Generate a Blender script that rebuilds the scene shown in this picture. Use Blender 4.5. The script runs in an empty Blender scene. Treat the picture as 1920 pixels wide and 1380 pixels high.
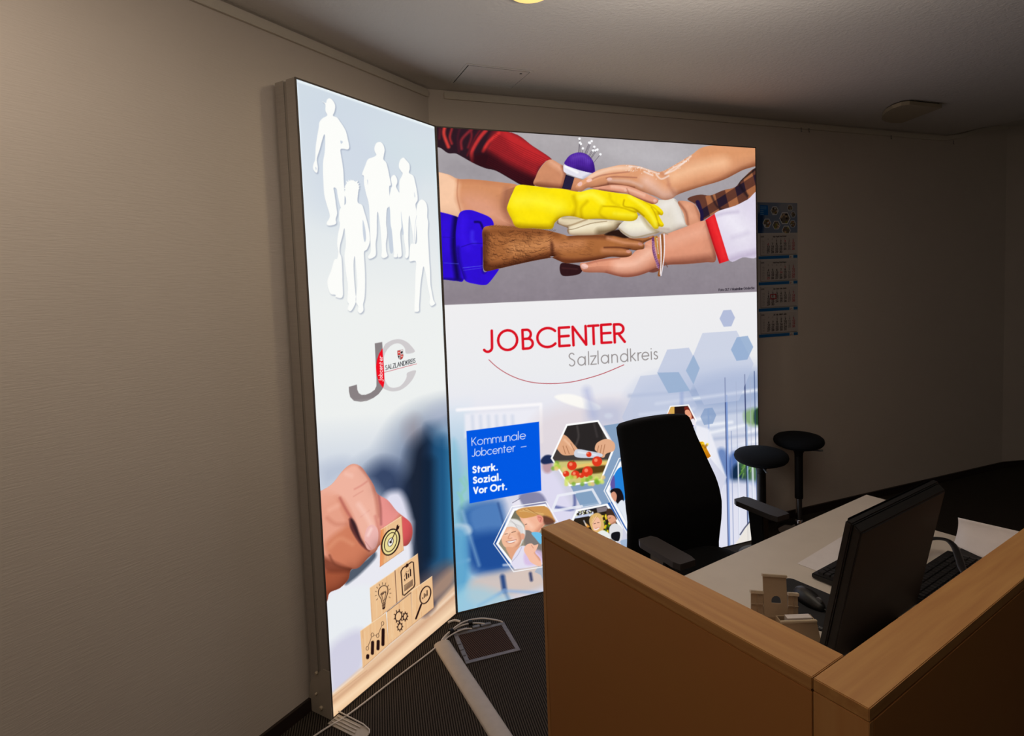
import bpy, bmesh, math, random
import numpy as np
from mathutils import Vector, Matrix

# ------------------------------------------------------------------ camera, world, lights
scn = bpy.context.scene
COL = scn.collection
EYE = 1.68
cam_d = bpy.data.cameras.new('camera'); cam = bpy.data.objects.new('camera', cam_d); COL.objects.link(cam)
cam_d.sensor_fit = 'HORIZONTAL'; cam_d.sensor_width = 36; cam_d.lens = 1097.84/1920*36
cam_d.shift_y = -85.6/1920; cam_d.clip_start = .05; cam_d.clip_end = 60
_p, _r = -.0623, .0367
_R = Vector((1, 0, 0)); _U = Vector((0, -math.sin(_p), math.cos(_p))); _F = Vector((0, math.cos(_p), math.sin(_p)))
_r2 = _R*math.cos(_r)-_U*math.sin(_r); _u2 = _R*math.sin(_r)+_U*math.cos(_r)
m = Matrix((_r2, _u2, -_F)).transposed().to_4x4(); m.translation = Vector((0, 0, EYE)); cam.matrix_world = m
scn.camera = cam
scn.view_settings.view_transform = 'Standard'; scn.view_settings.look = 'None'
scn.view_settings.exposure = 0; scn.view_settings.gamma = 1; scn.view_settings.use_curve_mapping = False
w = bpy.data.worlds.new('world'); scn.world = w; w.use_nodes = True
w.node_tree.nodes['Background'].inputs[0].default_value = (1, .84, .68, 1)
w.node_tree.nodes['Background'].inputs[1].default_value = .045
LAMP_W = 34      # room lamps
DOWN_W = 3       # small recessed spot
LIT = 1.0        # light box brightness
def lamp(name, loc, watt, col, size, kind='AREA', rot=(0, 0, 0)):
    d = bpy.data.lights.new(name, kind); d.energy = watt; d.color = col
    if kind == 'AREA': d.shape = 'DISK'; d.size = size
    else: d.shadow_soft_size = size
    o = bpy.data.objects.new(name, d); o.location = loc; o.rotation_euler = rot; COL.objects.link(o); return o
lamp('room_lamp', (-.75, -.35, 2.35), LAMP_W*.45, (1, .78, .56), .3, 'POINT')
sp_ = lamp('wall_washer', (-.95, .75, 2.6), 16, (1, .85, .71), .12, 'SPOT')
sp_.data.spot_size = math.radians(104); sp_.data.spot_blend = 1; sp_.rotation_euler = (Vector((-1.2, 1.65, 1.95))-Vector((-.95, .75, 2.6))).to_track_quat('-Z', 'Y').to_euler()
up_ = lamp('ceiling_fill', (.75, 1.35, 2.32), 38, (1, .90, .80), .12, 'SPOT', (math.pi, 0, 0))  # unseen fill light added to brighten the ceiling, no pendant hangs here
up_.data.spot_size = math.radians(168); up_.data.spot_blend = .4

# ------------------------------------------------------------------ helpers
def lin(c):
    a = np.asarray(c, float)/255; return np.where(a <= .04045, a/12.92, ((a+.055)/1.055)**2.4)
def mat(name, col, rough=.6, metal=0, noise=None, bump=None, spec=.5, emit=None, estr=0):
    """noise = (scale xyz, second colour, factor); bump = (scale xyz, strength, distance)"""
    m = bpy.data.materials.new(name); m.use_nodes = True; nt = m.node_tree; B = nt.nodes['Principled BSDF']
    c = tuple(lin(col))+(1,); B.inputs['Base Color'].default_value = c
    B.inputs['Roughness'].default_value = rough; B.inputs['Metallic'].default_value = metal; B.inputs['Specular IOR Level'].default_value = spec
    tc = nt.nodes.new('ShaderNodeTexCoord')
    def nz(sc, s=1., det=4):
        mp = nt.nodes.new('ShaderNodeMapping'); mp.inputs['Scale'].default_value = sc if isinstance(sc, tuple) else (sc,)*3
        nt.links.new(tc.outputs['Object'], mp.inputs[0]); n = nt.nodes.new('ShaderNodeTexNoise'); n.inputs['Scale'].default_value = s; n.inputs['Detail'].default_value = det
        nt.links.new(mp.outputs[0], n.inputs['Vector']); return n
    sc, c2, f = noise or (30, tuple(v*.96 for v in col), .5)
    n = nz(sc); mx = nt.nodes.new('ShaderNodeMix'); mx.data_type = 'RGBA'; mx.inputs[6].default_value = c; mx.inputs[7].default_value = tuple(lin(c2))+(1,)
    mr = nt.nodes.new('ShaderNodeMapRange'); mr.inputs[1].default_value = .3; mr.inputs[2].default_value = .7; mr.inputs[4].default_value = f
    nt.links.new(n.outputs['Fac'], mr.inputs[0]); nt.links.new(mr.outputs[0], mx.inputs[0]); nt.links.new(mx.outputs[2], B.inputs['Base Color'])
    if bump:
        nb = nz(bump[0]); b = nt.nodes.new('ShaderNodeBump'); b.inputs['Strength'].default_value = bump[1]; b.inputs['Distance'].default_value = bump[2]
        nt.links.new(nb.outputs['Fac'], b.inputs['Height']); nt.links.new(b.outputs[0], B.inputs['Normal'])
    if emit: B.inputs['Emission Color'].default_value = tuple(lin(emit))+(1,); B.inputs['Emission Strength'].default_value = estr
    return m
def printmat(name, estr, base):
    m = bpy.data.materials.new(name); m.use_nodes = True; nt = m.node_tree; B = nt.nodes['Principled BSDF']
    a = nt.nodes.new('ShaderNodeVertexColor'); a.layer_name = 'print'
    B.inputs['Roughness'].default_value = .8; B.inputs['Specular IOR Level'].default_value = .1
    mx = nt.nodes.new('ShaderNodeMix'); mx.data_type = 'RGBA'; mx.inputs[0].default_value = 1-base; mx.inputs[7].default_value = (0, 0, 0, 1)
    nt.links.new(a.outputs[0], mx.inputs[6]); nt.links.new(mx.outputs[2], B.inputs['Base Color'])
    if estr: nt.links.new(a.outputs[0], B.inputs['Emission Color']); B.inputs['Emission Strength'].default_value = estr
    return m

def obj(name, bm, m, parent=None, smooth=False, bev=0, seg=2):
    me = bpy.data.meshes.new(name)
    if bev: bmesh.ops.bevel(bm, geom=[e for e in bm.edges if len(e.link_faces) == 2 and e.calc_face_angle(0) > .6], offset=bev, segments=seg, affect='EDGES', clamp_overlap=True)
    bmesh.ops.recalc_face_normals(bm, faces=bm.faces)
    bm.to_mesh(me); bm.free()
    o = bpy.data.objects.new(name, me); COL.objects.link(o)
    if m: me.materials.append(m)
    if parent: o.parent = parent
    if smooth:
        for p in me.polygons: p.use_smooth = True
        if smooth != 2: me.set_sharp_from_angle(angle=math.radians(40))
    return o
def new(): return bmesh.new()
def box(bm, c, s, rot=None, pivot=None):
    v = bmesh.ops.create_cube(bm, size=1)['verts']
    bmesh.ops.scale(bm, vec=Vector(s), verts=v)
    if rot is not None: bmesh.ops.rotate(bm, verts=v, cent=(0, 0, 0), matrix=rot)
    bmesh.ops.translate(bm, vec=Vector(c), verts=v); return bm
def bx(x0, x1, y0, y1, z0, z1, bm=None):
    return box(bm or new(), ((x0+x1)/2, (y0+y1)/2, (z0+z1)/2), (x1-x0, y1-y0, z1-z0))
def prism(pts, z0, z1, bm=None):
    bm = bm or new(); a = [bm.verts.new((x, y, z0)) for x, y in pts]; b = [bm.verts.new((x, y, z1)) for x, y in pts]; n = len(pts)
    bm.faces.new(a[::-1]); bm.faces.new(b)
    for i in range(n): bm.faces.new((a[i], a[(i+1) % n], b[(i+1) % n], b[i]))
    return bm
def lathe(prof, n=32, bm=None, c=(0, 0, 0)):
    bm = bm or new(); R = []
    for r, z in prof:
        R.append([bm.verts.new((c[0]+r*math.cos(2*math.pi*i/n), c[1]+r*math.sin(2*math.pi*i/n), c[2]+z)) for i in range(n)] if r > 1e-6 else [bm.verts.new((c[0], c[1], c[2]+z))])
    for a, b in zip(R, R[1:]):
        for i in range(n):
            j = (i+1) % n
            if len(a) == 1 and len(b) == 1: continue
            if len(a) == 1: bm.faces.new((a[0], b[i], b[j]))
            elif len(b) == 1: bm.faces.new((a[i], a[j], b[0]))
            else: bm.faces.new((a[i], a[j], b[j], b[i]))
    for r in (R[0], R[-1]):
        if len(r) > 1: bm.faces.new(r)
    return bm
def crm(P, n=6):
    P = [Vector(p) for p in P]; out = []
    for i in range(len(P)-1):
        p0 = P[max(i-1, 0)]; p1 = P[i]; p2 = P[i+1]; p3 = P[min(i+2, len(P)-1)]
        for k in range(n):
            t = k/n; out.append(.5*((2*p1)+(-p0+p2)*t+(2*p0-5*p1+4*p2-p3)*t*t+(-p0+3*p1-3*p2+p3)*t**3))
    out.append(P[-1]); return out
def tube(P, r, n=10, bm=None, flat=1., caps=True):
    bm = bm or new(); P = [Vector(p) for p in P]; R = []; up = Vector((0, 0, 1))
    for i, p in enumerate(P):
        t = (P[min(i+1, len(P)-1)]-P[max(i-1, 0)]).normalized()
        s = t.cross(up)
        if s.length < 1e-3: s = t.cross(Vector((1, 0, 0)))
        s.normalize(); u = s.cross(t); rr = r[i] if isinstance(r, (list, tuple)) else r
        R.append([bm.verts.new(p+s*rr*math.cos(2*math.pi*k/n)+u*rr*flat*math.sin(2*math.pi*k/n)) for k in range(n)])
    for a, b in zip(R, R[1:]):
        for k in range(n): bm.faces.new((a[k], a[(k+1) % n], b[(k+1) % n], b[k]))
    if caps: bm.faces.new(R[0][::-1]); bm.faces.new(R[-1])
    return bm
def empty(name, loc, rz=0):
    o = bpy.data.objects.new(name, None); COL.objects.link(o); o.location = loc; o.rotation_euler = (0, 0, rz); o.empty_display_size = .1; return o
def tag(o, label, cat, group=None):
    o['label'] = label; o['category'] = cat
    if group: o['group'] = group
    return o
def struct(o): o['kind'] = 'structure'; return o
def place(o, loc, rz=0): o.location = loc; o.rotation_euler = (0, 0, rz); return o
# ------------------------------------------------------------------ painter
# Printed artwork is painted on a fine mesh grid (one colour per vertex).
def hom(src, dst):
    A = []
    for (x, y), (u, v) in zip(src, dst):
        A.append([x, y, 1, 0, 0, 0, -u*x, -u*y, -u]); A.append([0, 0, 0, x, y, 1, -v*x, -v*y, -v])
    return np.linalg.svd(np.array(A, float))[2][-1].reshape(3, 3)

def spl(P, closed=True, n=5):
    P = np.array(P, float); N = len(P); out = []
    rng_ = range(N if closed else N-1)
    for i in rng_:
        p1 = P[i]; p2 = P[(i+1) % N]
        p0 = P[(i-1) % N] if (closed or i > 0) else p1
        p3 = P[(i+2) % N] if (closed or i < N-2) else p2
        for k in range(n):
            t = k/n
            out.append(.5*((2*p1)+(-p0+p2)*t+(2*p0-5*p1+4*p2-p3)*t*t+(-p0+3*p1-3*p2+p3)*t**3))
    if not closed: out.append(P[-1])
    return np.array(out)

class Art:
    def __init__(s, PX, PY, bg):
        s.X = PX.astype(np.float32); s.Y = PY.astype(np.float32)
        s.C = np.zeros(PX.shape+(3,), np.float32); s.C[:] = np.array(bg, np.float32)/255
        s.F = (0, 0, 1); s.clipm = None
    def fr(s, ox, oy, k): s.F = (ox, oy, k)
    def T(s, P):
        P = np.array(P, float); return np.stack([s.F[0]+P[:, 0]/s.F[2], s.F[1]+P[:, 1]/s.F[2]], 1)
    def _sl(s, P, m):
        x0, y0 = P.min(0)-m; x1, y1 = P.max(0)+m
        B = (s.X >= x0) & (s.X <= x1) & (s.Y >= y0) & (s.Y <= y1)
        r = np.flatnonzero(B.any(1)); c = np.flatnonzero(B.any(0))
        if len(r) == 0: return None
        return slice(r[0], r[-1]+1), slice(c[0], c[-1]+1)
    def _dist(s, P, sl, closed):
        X = s.X[sl]; Y = s.Y[sl]; d = np.full(X.shape, 1e12, np.float32); ins = np.zeros(X.shape, bool)
        n = len(P)
        for i in range(n if closed else n-1):
            ax, ay = P[i]; bx, by = P[(i+1) % n]
            dx, dy = bx-ax, by-ay; L = dx*dx+dy*dy+1e-12
            t = np.clip(((X-ax)*dx+(Y-ay)*dy)/L, 0, 1)
            np.minimum(d, (X-ax-t*dx)**2+(Y-ay-t*dy)**2, out=d)
            if closed and ay != by:
                c = ((ay > Y) != (by > Y)) & (X < (bx-ax)*(Y-ay)/(by-ay)+ax); ins ^= c
        d = np.sqrt(d)
        return np.where(ins, -d, d) if closed else d
    def _put(s, sl, m, col, alpha):
        m = np.clip(m, 0, 1)*alpha
        if s.clipm is not None: m = m*s.clipm[sl]
        m = m[..., None]; col = col if isinstance(col, np.ndarray) else np.array(col, np.float32)/255
        s.C[sl] = s.C[sl]*(1-m)+col*m
    def _prep(s, P, sm, closed=True):
        P = s.T(P); return spl(P, closed) if sm else P
    def shape(s, P, col, blur=.9, alpha=1, sm=True, grow=0):
        P = s._prep(P, sm); sl = s._sl(P, blur+abs(grow)+1)
        if sl is None: return
        d = s._dist(P, sl, True)-grow
        s._put(sl, .5-d/blur, col, alpha)
    def grad(s, P, p0, c0, p1, c1, blur=.9, alpha=1, sm=True):
        P = s._prep(P, sm); sl = s._sl(P, blur+1)
        if sl is None: return
        q = s.T([p0, p1]); v = q[1]-q[0]
        t = np.clip(((s.X[sl]-q[0][0])*v[0]+(s.Y[sl]-q[0][1])*v[1])/(v@v), 0, 1)[..., None]
        col = (np.array(c0, np.float32)*(1-t)+np.array(c1, np.float32)*t)/255
        s._put(sl, .5-s._dist(P, sl, True)/blur, col.astype(np.float32), alpha)
    def line(s, P, w, col, blur=.9, alpha=1, sm=True):
        # width w and blur in frame pixels of the print
        P = s.T(P); P = spl(P, False) if (sm and len(P) > 2) else P
        sl = s._sl(P, w+blur+1)
        if sl is None: return
        s._put(sl, .5-(s._dist(P, sl, False)-w/2)/blur, col, alpha)
    def vol(s, P, w, lo=.4, nx_=.25, sm=True):
        # rounded shading of a printed limb: darkens towards its lower outline
        P = s._prep(P, sm); sl = s._sl(P, 2)
        if sl is None: return
        d = s._dist(P, sl, True); gy, gx = np.gradient(d); n = np.hypot(gx, gy)+1e-6; gy /= n; gx /= n
        k = np.exp(np.minimum(d, 0)/w)*np.clip(.4+.6*(.9*gy+nx_*gx), 0, 1)*lo*np.clip(.5-d, 0, 1)*np.clip(1+d/(2.2*w), 0, 1)
        if s.clipm is not None: k = k*s.clipm[sl]
        k = k[..., None]; s.C[sl] *= 1-k*np.array([.75, .95, 1.], np.float32)
    def grain(s, amp, seed):
        r = np.random.default_rng(seed); h, w = s.X.shape; N = np.zeros((h, w), np.float32)
        for c in (40, 14, 5):
            a = r.standard_normal((h//c+2, w//c+2)).astype(np.float32); yi = np.linspace(0, a.shape[0]-1.001, h); xi = np.linspace(0, a.shape[1]-1.001, w)
            y0 = yi.astype(int); x0 = xi.astype(int); fy = (yi-y0)[:, None]; fx = (xi-x0)[None]
            N += (a[y0][:, x0]*(1-fy)*(1-fx)+a[y0+1][:, x0]*fy*(1-fx)+a[y0][:, x0+1]*(1-fy)*fx+a[y0+1][:, x0+1]*fy*fx)/3
        lum = s.C.mean(-1); k = amp*np.clip(1.25-lum, .15, 1)
        s.C *= (1+N*k)[..., None]
    def dot(s, p, r, col, blur=.9, alpha=1, ry=None, rot=0):
        ry = ry or r; k = s.F[2]; P = []
        for i in range(20):
            t = i*math.pi/10; x = r*math.cos(t); y = ry*math.sin(t)
            P.append((p[0]+(x*math.cos(rot)-y*math.sin(rot))*k, p[1]+(x*math.sin(rot)+y*math.cos(rot))*k))
        s.shape(P, col, blur, alpha, sm=False)
    def clip(s, P=None, sm=True, grow=0):
        if P is None: s.clipm = None; return
        P = s._prep(P, sm); s.clipm = np.zeros(s.X.shape, np.float32)
        sl = s._sl(P, 2+abs(grow))
        if sl: s.clipm[sl] = np.clip(.5-(s._dist(P, sl, True)-grow)/.9, 0, 1)
    def part(s, P, c, hl=(), sh=(), blur=.9, sm=True):
        """a shape with airbrushed strokes kept inside it: strokes are (points, width, colour, blur, alpha)"""
        s.shape(P, c, blur, sm=sm); s.clip(P, sm)
        for q in list(hl)+list(sh): s.line(q[0], q[1], q[2], q[3], q[4])
        s.clip()
    def text(s, txt, quad, w, col, blur=.8, alpha=1, xs=1., track=.16, fit=True):
        """stroke lettering in the quad (baseline left, baseline right, cap right, cap left)"""
        G = []; x = 0
        for ch in txt:
            if ch == ' ': x += .38; continue
            adv, st = glyph(ch)
            for q in st: G.append([(x+a, b) for a, b in q])
            x += adv+track
        x -= track; Q = s.T(quad)
        H = hom([(0, 0), (x, 0), (x, 1), (0, 1)], [tuple(p) for p in Q])
        F = s.F; s.F = (0, 0, 1)
        for q in G:
            P = []
            for a, b in q:
                h = H@np.array([a, b, 1]); P.append((h[0]/h[2], h[1]/h[2]))
            s.line(P, w, col, blur, alpha, sm=False)
        s.F = F

def arc(cx, cy, rx, ry, a0, a1, n=12):
    return [(cx+rx*math.cos(math.radians(a0+(a1-a0)*i/n)), cy+ry*math.sin(math.radians(a0+(a1-a0)*i/n))) for i in range(n+1)]
XH = .66
def glyph(c):
    h = XH; r = h/2
    U = {
    'J': (.38, [[(.38, 1), (.38, .22)]+arc(.19, .2, .19, .2, 0, -150)]),
    'O': (.98, [arc(.49, .5, .49, .5, 0, 360, 24)]),
    'B': (.5, [[(0, 0), (0, 1), (.2, 1)]+arc(.22, .76, .2, .24, 90, -90)+[(0, .52)], [(.2, .52)]+arc(.24, .26, .26, .26, 90, -90)+[(0, 0)]]),
    'C': (.84, [arc(.5, .5, .5, .5, 42, 318, 22)]),
    'E': (.48, [[(.48, 1), (0, 1), (0, 0), (.48, 0)], [(0, .53), (.45, .53)]]),
    'N': (.68, [[(0, 0), (0, 1), (.68, 0), (.68, 1)]]),
    'T': (.52, [[(0, 1), (.52, 1)], [(.26, 1), (.26, 0)]]),
    'R': (.52, [[(0, 0), (0, 1), (.2, 1)]+arc(.22, .74, .26, .26, 90, -90)+[(0, .48)], [(.2, .48), (.52, 0)]]),
    'S': (.46, [arc(.23, .77, .21, .22, 30, 180, 8)+[(.1, .6), (.36, .44)]+arc(.23, .25, .23, .25, 20, -150, 10)]),
    'A': (.7, [[(0, 0), (.35, 1), (.7, 0)], [(.13, .36), (.57, .36)]]),
    'L': (.42, [[(0, 1), (0, 0), (.42, 0)]]),
    'Z': (.5, [[(0, 1), (.5, 1), (0, 0), (.5, 0)]]),
    'D': (.7, [[(0, 0), (0, 1), (.22, 1)]+arc(.24, .5, .46, .5, 90, -90, 14)+[(0, 0)]]),
    'K': (.52, [[(0, 0), (0, 1)], [(.5, 1), (0, .45)], [(.14, .58), (.52, 0)]]),
    'I': (.02, [[(0, 0), (0, 1)]]),
    'V': (.64, [[(0, 1), (.32, 0), (.64, 1)]]),
    'G': (.86, [arc(.46, .5, .46, .5, 45, 350, 20)+[(.9, .5), (.55, .5)]]),
    'M': (.84, [[(0, 0), (.08, 1), (.42, .1), (.76, 1), (.84, 0)]]),
    'F': (.46, [[(0, 0), (0, 1), (.46, 1)], [(0, .53), (.42, .53)]]),
    'a': (h, [arc(r, r, r, r, 0, 360, 16), [(h, h), (h, 0)]]),
    'b': (h, [arc(r, r, r, r, 0, 360, 16), [(0, 1.04), (0, 0)]]),
    'c': (h*.88, [arc(r, r, r, r, 48, 312, 14)]),
    'd': (h, [arc(r, r, r, r, 0, 360, 16), [(h, 1.04), (h, 0)]]),
    'e': (h, [[(0.02, r), (h, r)]+arc(r, r, r, r, 0, 318, 16)]),
    'i': (.02, [[(0, h), (0, 0)], [(0, .92), (0, .93)]]),
    'j': (.1, [[(.1, h), (.1, -.2), (0, -.3)]]),
    'k': (.44, [[(0, 1.04), (0, 0)], [(.4, h), (0, .3)], [(.1, .4), (.44, 0)]]),
    'l': (.02, [[(0, 1.04), (0, 0)]]),
    'm': (.84, [[(0, h), (0, 0)], [(0, .44)]+arc(.21, .45, .21, .21, 160, 0, 8)+[(.42, 0)], [(.42, .44)]+arc(.63, .45, .21, .21, 160, 0, 8)+[(.84, 0)]]),
    'n': (.46, [[(0, h), (0, 0)], [(0, .42)]+arc(.23, .43, .23, .23, 165, 0, 8)+[(.46, 0)]]),
    'o': (h, [arc(r, r, r, r, 0, 360, 16)]),
    'r': (.27, [[(0, h), (0, 0)], [(0, .4)]+arc(.24, .4, .24, .26, 165, 80, 6)]),
    's': (.32, [arc(.16, .49, .15, .16, 40, 190, 6)+[(.08, .38), (.24, .28)]+arc(.16, .16, .16, .16, 25, -150, 8)]),
    't': (.3, [[(.13, .92), (.13, .0)], [(0, h), (.3, h)]]),
    'u': (.46, [[(0, h), (0, .23)]+arc(.23, .23, .23, .23, 180, 360, 8)+[(.46, h)], [(.46, .23), (.46, 0)]]),
    'x': (.4, [[(0, h), (.4, 0)], [(.4, h), (0, 0)]]),
    'z': (.42, [[(0, h), (.42, h), (0, 0), (.42, 0)]]),
    'p': (h, [arc(r, r, r, r, 0, 360, 16), [(0, h), (0, -.3)]]),
    'g': (h, [arc(r, r, r, r, 0, 360, 16), [(h, h), (h, -.1)]+arc(r, -.1, r, .2, 0, -150, 6)]),
    'y': (.44, [[(0, h), (.22, 0)], [(.44, h), (.12, -.3)]]),
    'v': (.44, [[(0, h), (.22, 0), (.44, h)]]),
    '.': (.06, [[(.02, .03), (.04, .03)]]),
    ':': (.06, [[(.03, .05), (.03, .06)], [(.03, .5), (.03, .51)]]),
    '-': (.42, [[(0, .38), (.42, .38)]]),
    '/': (.4, [[(0, 0), (.4, 1)]]),
    '0': (.5, [arc(.25, .5, .25, .5, 0, 360, 16)]),
    '1': (.5, [[(.1, .8), (.3, 1), (.3, 0)]]),
    '2': (.5, [arc(.25, .75, .23, .25, 170, -20, 8)+[(0, 0), (.5, 0)]]),
    '3': (.5, [arc(.24, .76, .22, .24, 150, -90, 8), arc(.24, .27, .25, .27, 90, -150, 8)]),
    '4': (.5, [[(.4, 0), (.4, 1), (0, .3), (.5, .3)]]),
    '5': (.5, [[(.45, 1), (.1, 1), (.06, .58)]+arc(.24, .33, .25, .33, 120, -140, 8)]),
    '6': (.5, [arc(.25, .3, .24, .3, 0, 360, 12), [(.02, .35), (.35, 1)]]),
    '7': (.5, [[(0, 1), (.5, 1), (.2, 0)]]),
    '8': (.5, [arc(.25, .76, .2, .24, 0, 360, 10), arc(.25, .27, .25, .27, 0, 360, 10)]),
    '9': (.5, [arc(.25, .7, .24, .3, 0, 360, 12), [(.48, .65), (.15, 0)]]),
    }
    if c == 'ö': return (h, U['o'][1]+[[(.2, .88), (.2, .89)], [(.46, .88), (.46, .89)]])
    return U[c]

def hexa(c, rx, ry, sk, top=.5):
    """hexagon with pointed left and right corners around c; sk = rise of its top edge to the right"""
    x, y = c
    return [(x-rx, y), (x-rx*.5, y-ry+sk*.5), (x+rx*.5, y-ry-sk*.5), (x+rx, y), (x+rx*.5, y+ry-sk*.5), (x-rx*.5, y+ry+sk*.5)]

SK = (226, 165, 132); SKD = (170, 105, 78); SKL = (247, 205, 178)

def paint_hands(A):
    """upper half of the wide print: stacked hands over grey"""
    A.grad([(-40, -10), (1500, -10), (1500, 560), (-40, 560)] if 0 else [(780, 200), (1440, 200), (1440, 553), (1418, 550.5), (833, 573.5), (780, 575)], (1000, 250), (176, 171, 174), (1000, 560), (138, 129, 138), sm=False)
    A.shape([(1120, 270), (1220, 275), (1290, 300), (1240, 320), (1160, 300)], (196, 193, 197), 60, .7)
    A.shape([(830, 290), (900, 300), (960, 330), (900, 340), (830, 330)], (150, 144, 150), 40, .6)
    A.fr(810, 220, 4.059)
    # red jumper sleeve
    sl = [(-60, 230), (-60, 50), (300, 85), (600, 118), (760, 222), (900, 318), (860, 335), (815, 388), (785, 450), (775, 525), (680, 520), (600, 478), (480, 410), (400, 390), (310, 352), (200, 290), (165, 275), (110, 272), (40, 228)]
    A.shape(sl, (44, 24, 34)); A.clip(sl)
    A.shape([(480, 95), (610, 115), (920, 320), (820, 390), (785, 460), (640, 420), (420, 270), (420, 200)], (158, 34, 40), 14)
    A.shape([(520, 110), (600, 118), (890, 318), (800, 350), (640, 270)], (200, 42, 46), 12, .8)
    for p, w, c in [(((85, 75), (80, 130), (115, 225)), 6, (222, 66, 58)), (((140, 85), (125, 150), (140, 200)), 4, (170, 45, 48)),
                    (((290, 90), (215, 170), (215, 240)), 5, (140, 40, 48)), (((285, 95), (290, 150), (265, 230)), 4, (120, 32, 42)),
                    (((400, 100), (350, 160), (295, 260), (300, 330)), 7, (205, 52, 52)), (((500, 120), (420, 190), (380, 260)), 6, (215, 52, 50)),
                    (((355, 100), (310, 170), (260, 290)), 3, (110, 25, 35)), (((200, 90), (185, 160), (195, 260)), 4, (70, 25, 38)), (((50, 90), (45, 160)), 4, (90, 30, 40))]:
        A.line(p, w, c, 4, .9)
    A.shape([(400, 262), (560, 345), (790, 470), (790, 540), (660, 540), (480, 430), (300, 370), (290, 300)], (48, 12, 20), 16, .9)
    for k in range(17):
        y = k*15
        A.line([(470-k*4, 125+y*.95), (700-k*3, 245+y), (880-k*3, 330+y)], .9, (90, 14, 24), 1.2, .5, sm=False)
    A.clip()
    # wrist with pin cushion
    w = [(905, 325), (960, 355), (1005, 385), (1015, 440), (1075, 462), (1135, 480), (1150, 510), (1100, 572), (985, 548), (778, 524), (785, 450), (818, 388), (862, 338)]
    A.part(w, (206, 140, 104), [(((900, 345), (980, 400), (1000, 430)), 10, (238, 180, 148), 9, .7)], [(((790, 520), (900, 530), (1000, 545)), 8, (150, 88, 62), 9, .8), (((990, 380), (1010, 440), (985, 540)), 7, (130, 74, 60), 6, .7)])
    A.vol(w, 9)
    A.part([(1012, 440), (1078, 462), (1050, 556), (983, 546)], (26, 20, 46), sm=False)
    for k in range(9): A.line([(1020+k*6.5, 452+k*2), (1000+k*6.5-8, 540+k)], .7, (70, 62, 100), .9, .6, sm=False)
    A.part([(1003, 362), (1090, 395), (1205, 428), (1180, 455), (1135, 472), (1060, 448), (1005, 425), (993, 400)], (228, 226, 238), [(((1010, 380), (1100, 425)), 4, (255, 255, 255), 3, .8)], [(((1150, 465), (1200, 440)), 4, (170, 168, 190), 5, .7)])
    A.part([(1003, 362), (1014, 325), (1050, 288), (1112, 270), (1172, 286), (1215, 330), (1232, 390), (1226, 428), (1160, 418), (1080, 395)], (78, 36, 156),
           [(((1070, 310), (1140, 300), (1180, 330)), 9, (110, 72, 190), 12, .8)], [(((1100, 400), (1200, 420), (1230, 380)), 10, (45, 18, 105), 12, .8)])
    A.clip([(1003, 362), (1014, 325), (1050, 288), (1112, 270), (1172, 286), (1215, 330), (1232, 390), (1226, 428), (1160, 418), (1080, 395)])
    for k in range(16): A.line([(1010+k*15, 270), (995+k*15, 440)], .6, (48, 20, 110), .9, .4)
    A.clip()
    for (x0, y0), (x1, y1) in [((1115, 166), (1108, 270)), ((1126, 206), (1124, 272)), ((1118, 196), (1112, 270)), ((1141, 240), (1137, 276)), ((1189, 196), (1155, 280)), ((1208, 185), (1168, 288)), ((1195, 200), (1160, 284)),
                               ((1228, 228), (1182, 300)), ((1218, 256), (1190, 306)), ((1238, 256), (1198, 316)), ((1252, 250), (1205, 318)), ((1275, 286), (1222, 352))]:
        A.line([(x0, y0), (x1, y1)], .6, (60, 52, 66), .8, .9, sm=False); A.dot((x0, y0), 2.3, (250, 250, 252))
    # bare fore arm
    arm = [(-60, 405), (20, 414), (120, 438), (190, 470), (300, 474), (500, 496), (645, 522), (600, 590), (566, 690), (590, 760), (640, 850), (450, 860), (300, 860), (180, 800), (-60, 740)]
    A.shape(arm, (212, 144, 102)); A.clip(arm)
    A.shape([(20, 400), (180, 470), (185, 620), (230, 760), (100, 780), (20, 700)], (246, 200, 166), 16)
    A.shape([(230, 600), (420, 620), (560, 740), (600, 850), (420, 800), (260, 720)], (222, 158, 132), 30, .8)
    A.line([(200, 480), (400, 490), (640, 530)], 8, (198, 128, 88), 10, .8)
    A.line([(560, 560), (545, 690), (590, 790), (640, 860)], 11, (172, 112, 86), 12, .8)
    A.line([(190, 475), (184, 600), (212, 720)], 1.6, (190, 122, 90), 3, .9)
    A.clip()
    A.vol(arm, 16, .4)
    # blue overall
    b1 = [(-60, 712), (60, 724), (190, 762), (240, 800), (260, 1000), (240, 1235), (180, 1250), (85, 1240), (-40, 1236)]
    A.part(b1, (44, 10, 205), [(((100, 800), (110, 1000)), 14, (52, 14, 222), 14, .6)], [(((175, 760), (160, 980), (190, 1230)), 10, (12, 4, 70), 8, .9), (((90, 1236), (220, 1240)), 4, (20, 6, 100), 5, .8)])
    A.line([(75, 915), (160, 918)], .8, (30, 8, 150), 1, .8); A.line([(85, 1112), (200, 1120)], .8, (80, 90, 230), 1, .8)
    b2 = [(190, 770), (215, 720), (280, 708), (350, 728), (440, 770), (462, 828), (400, 835), (380, 870), (385, 960), (385, 1170), (440, 1165), (500, 1160), (495, 1180), (430, 1265), (395, 1282), (330, 1275), (250, 1250), (222, 1180), (190, 1080), (175, 900)]
    A.shape(b2, (46, 12, 212)); A.clip(b2)
    A.line([(230, 760), (225, 900), (270, 1000)], 12, (58, 20, 232), 14, .7)
    A.line([(300, 880), (300, 940), (320, 960)], 7, (70, 60, 240), 6, .5)
    A.line([(320, 800), (360, 805), (380, 850)], 4, (14, 6, 80), 3, .9)
    A.line([(190, 1000), (200, 1100), (240, 1230)], 6, (24, 6, 120), 8, .8)
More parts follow.
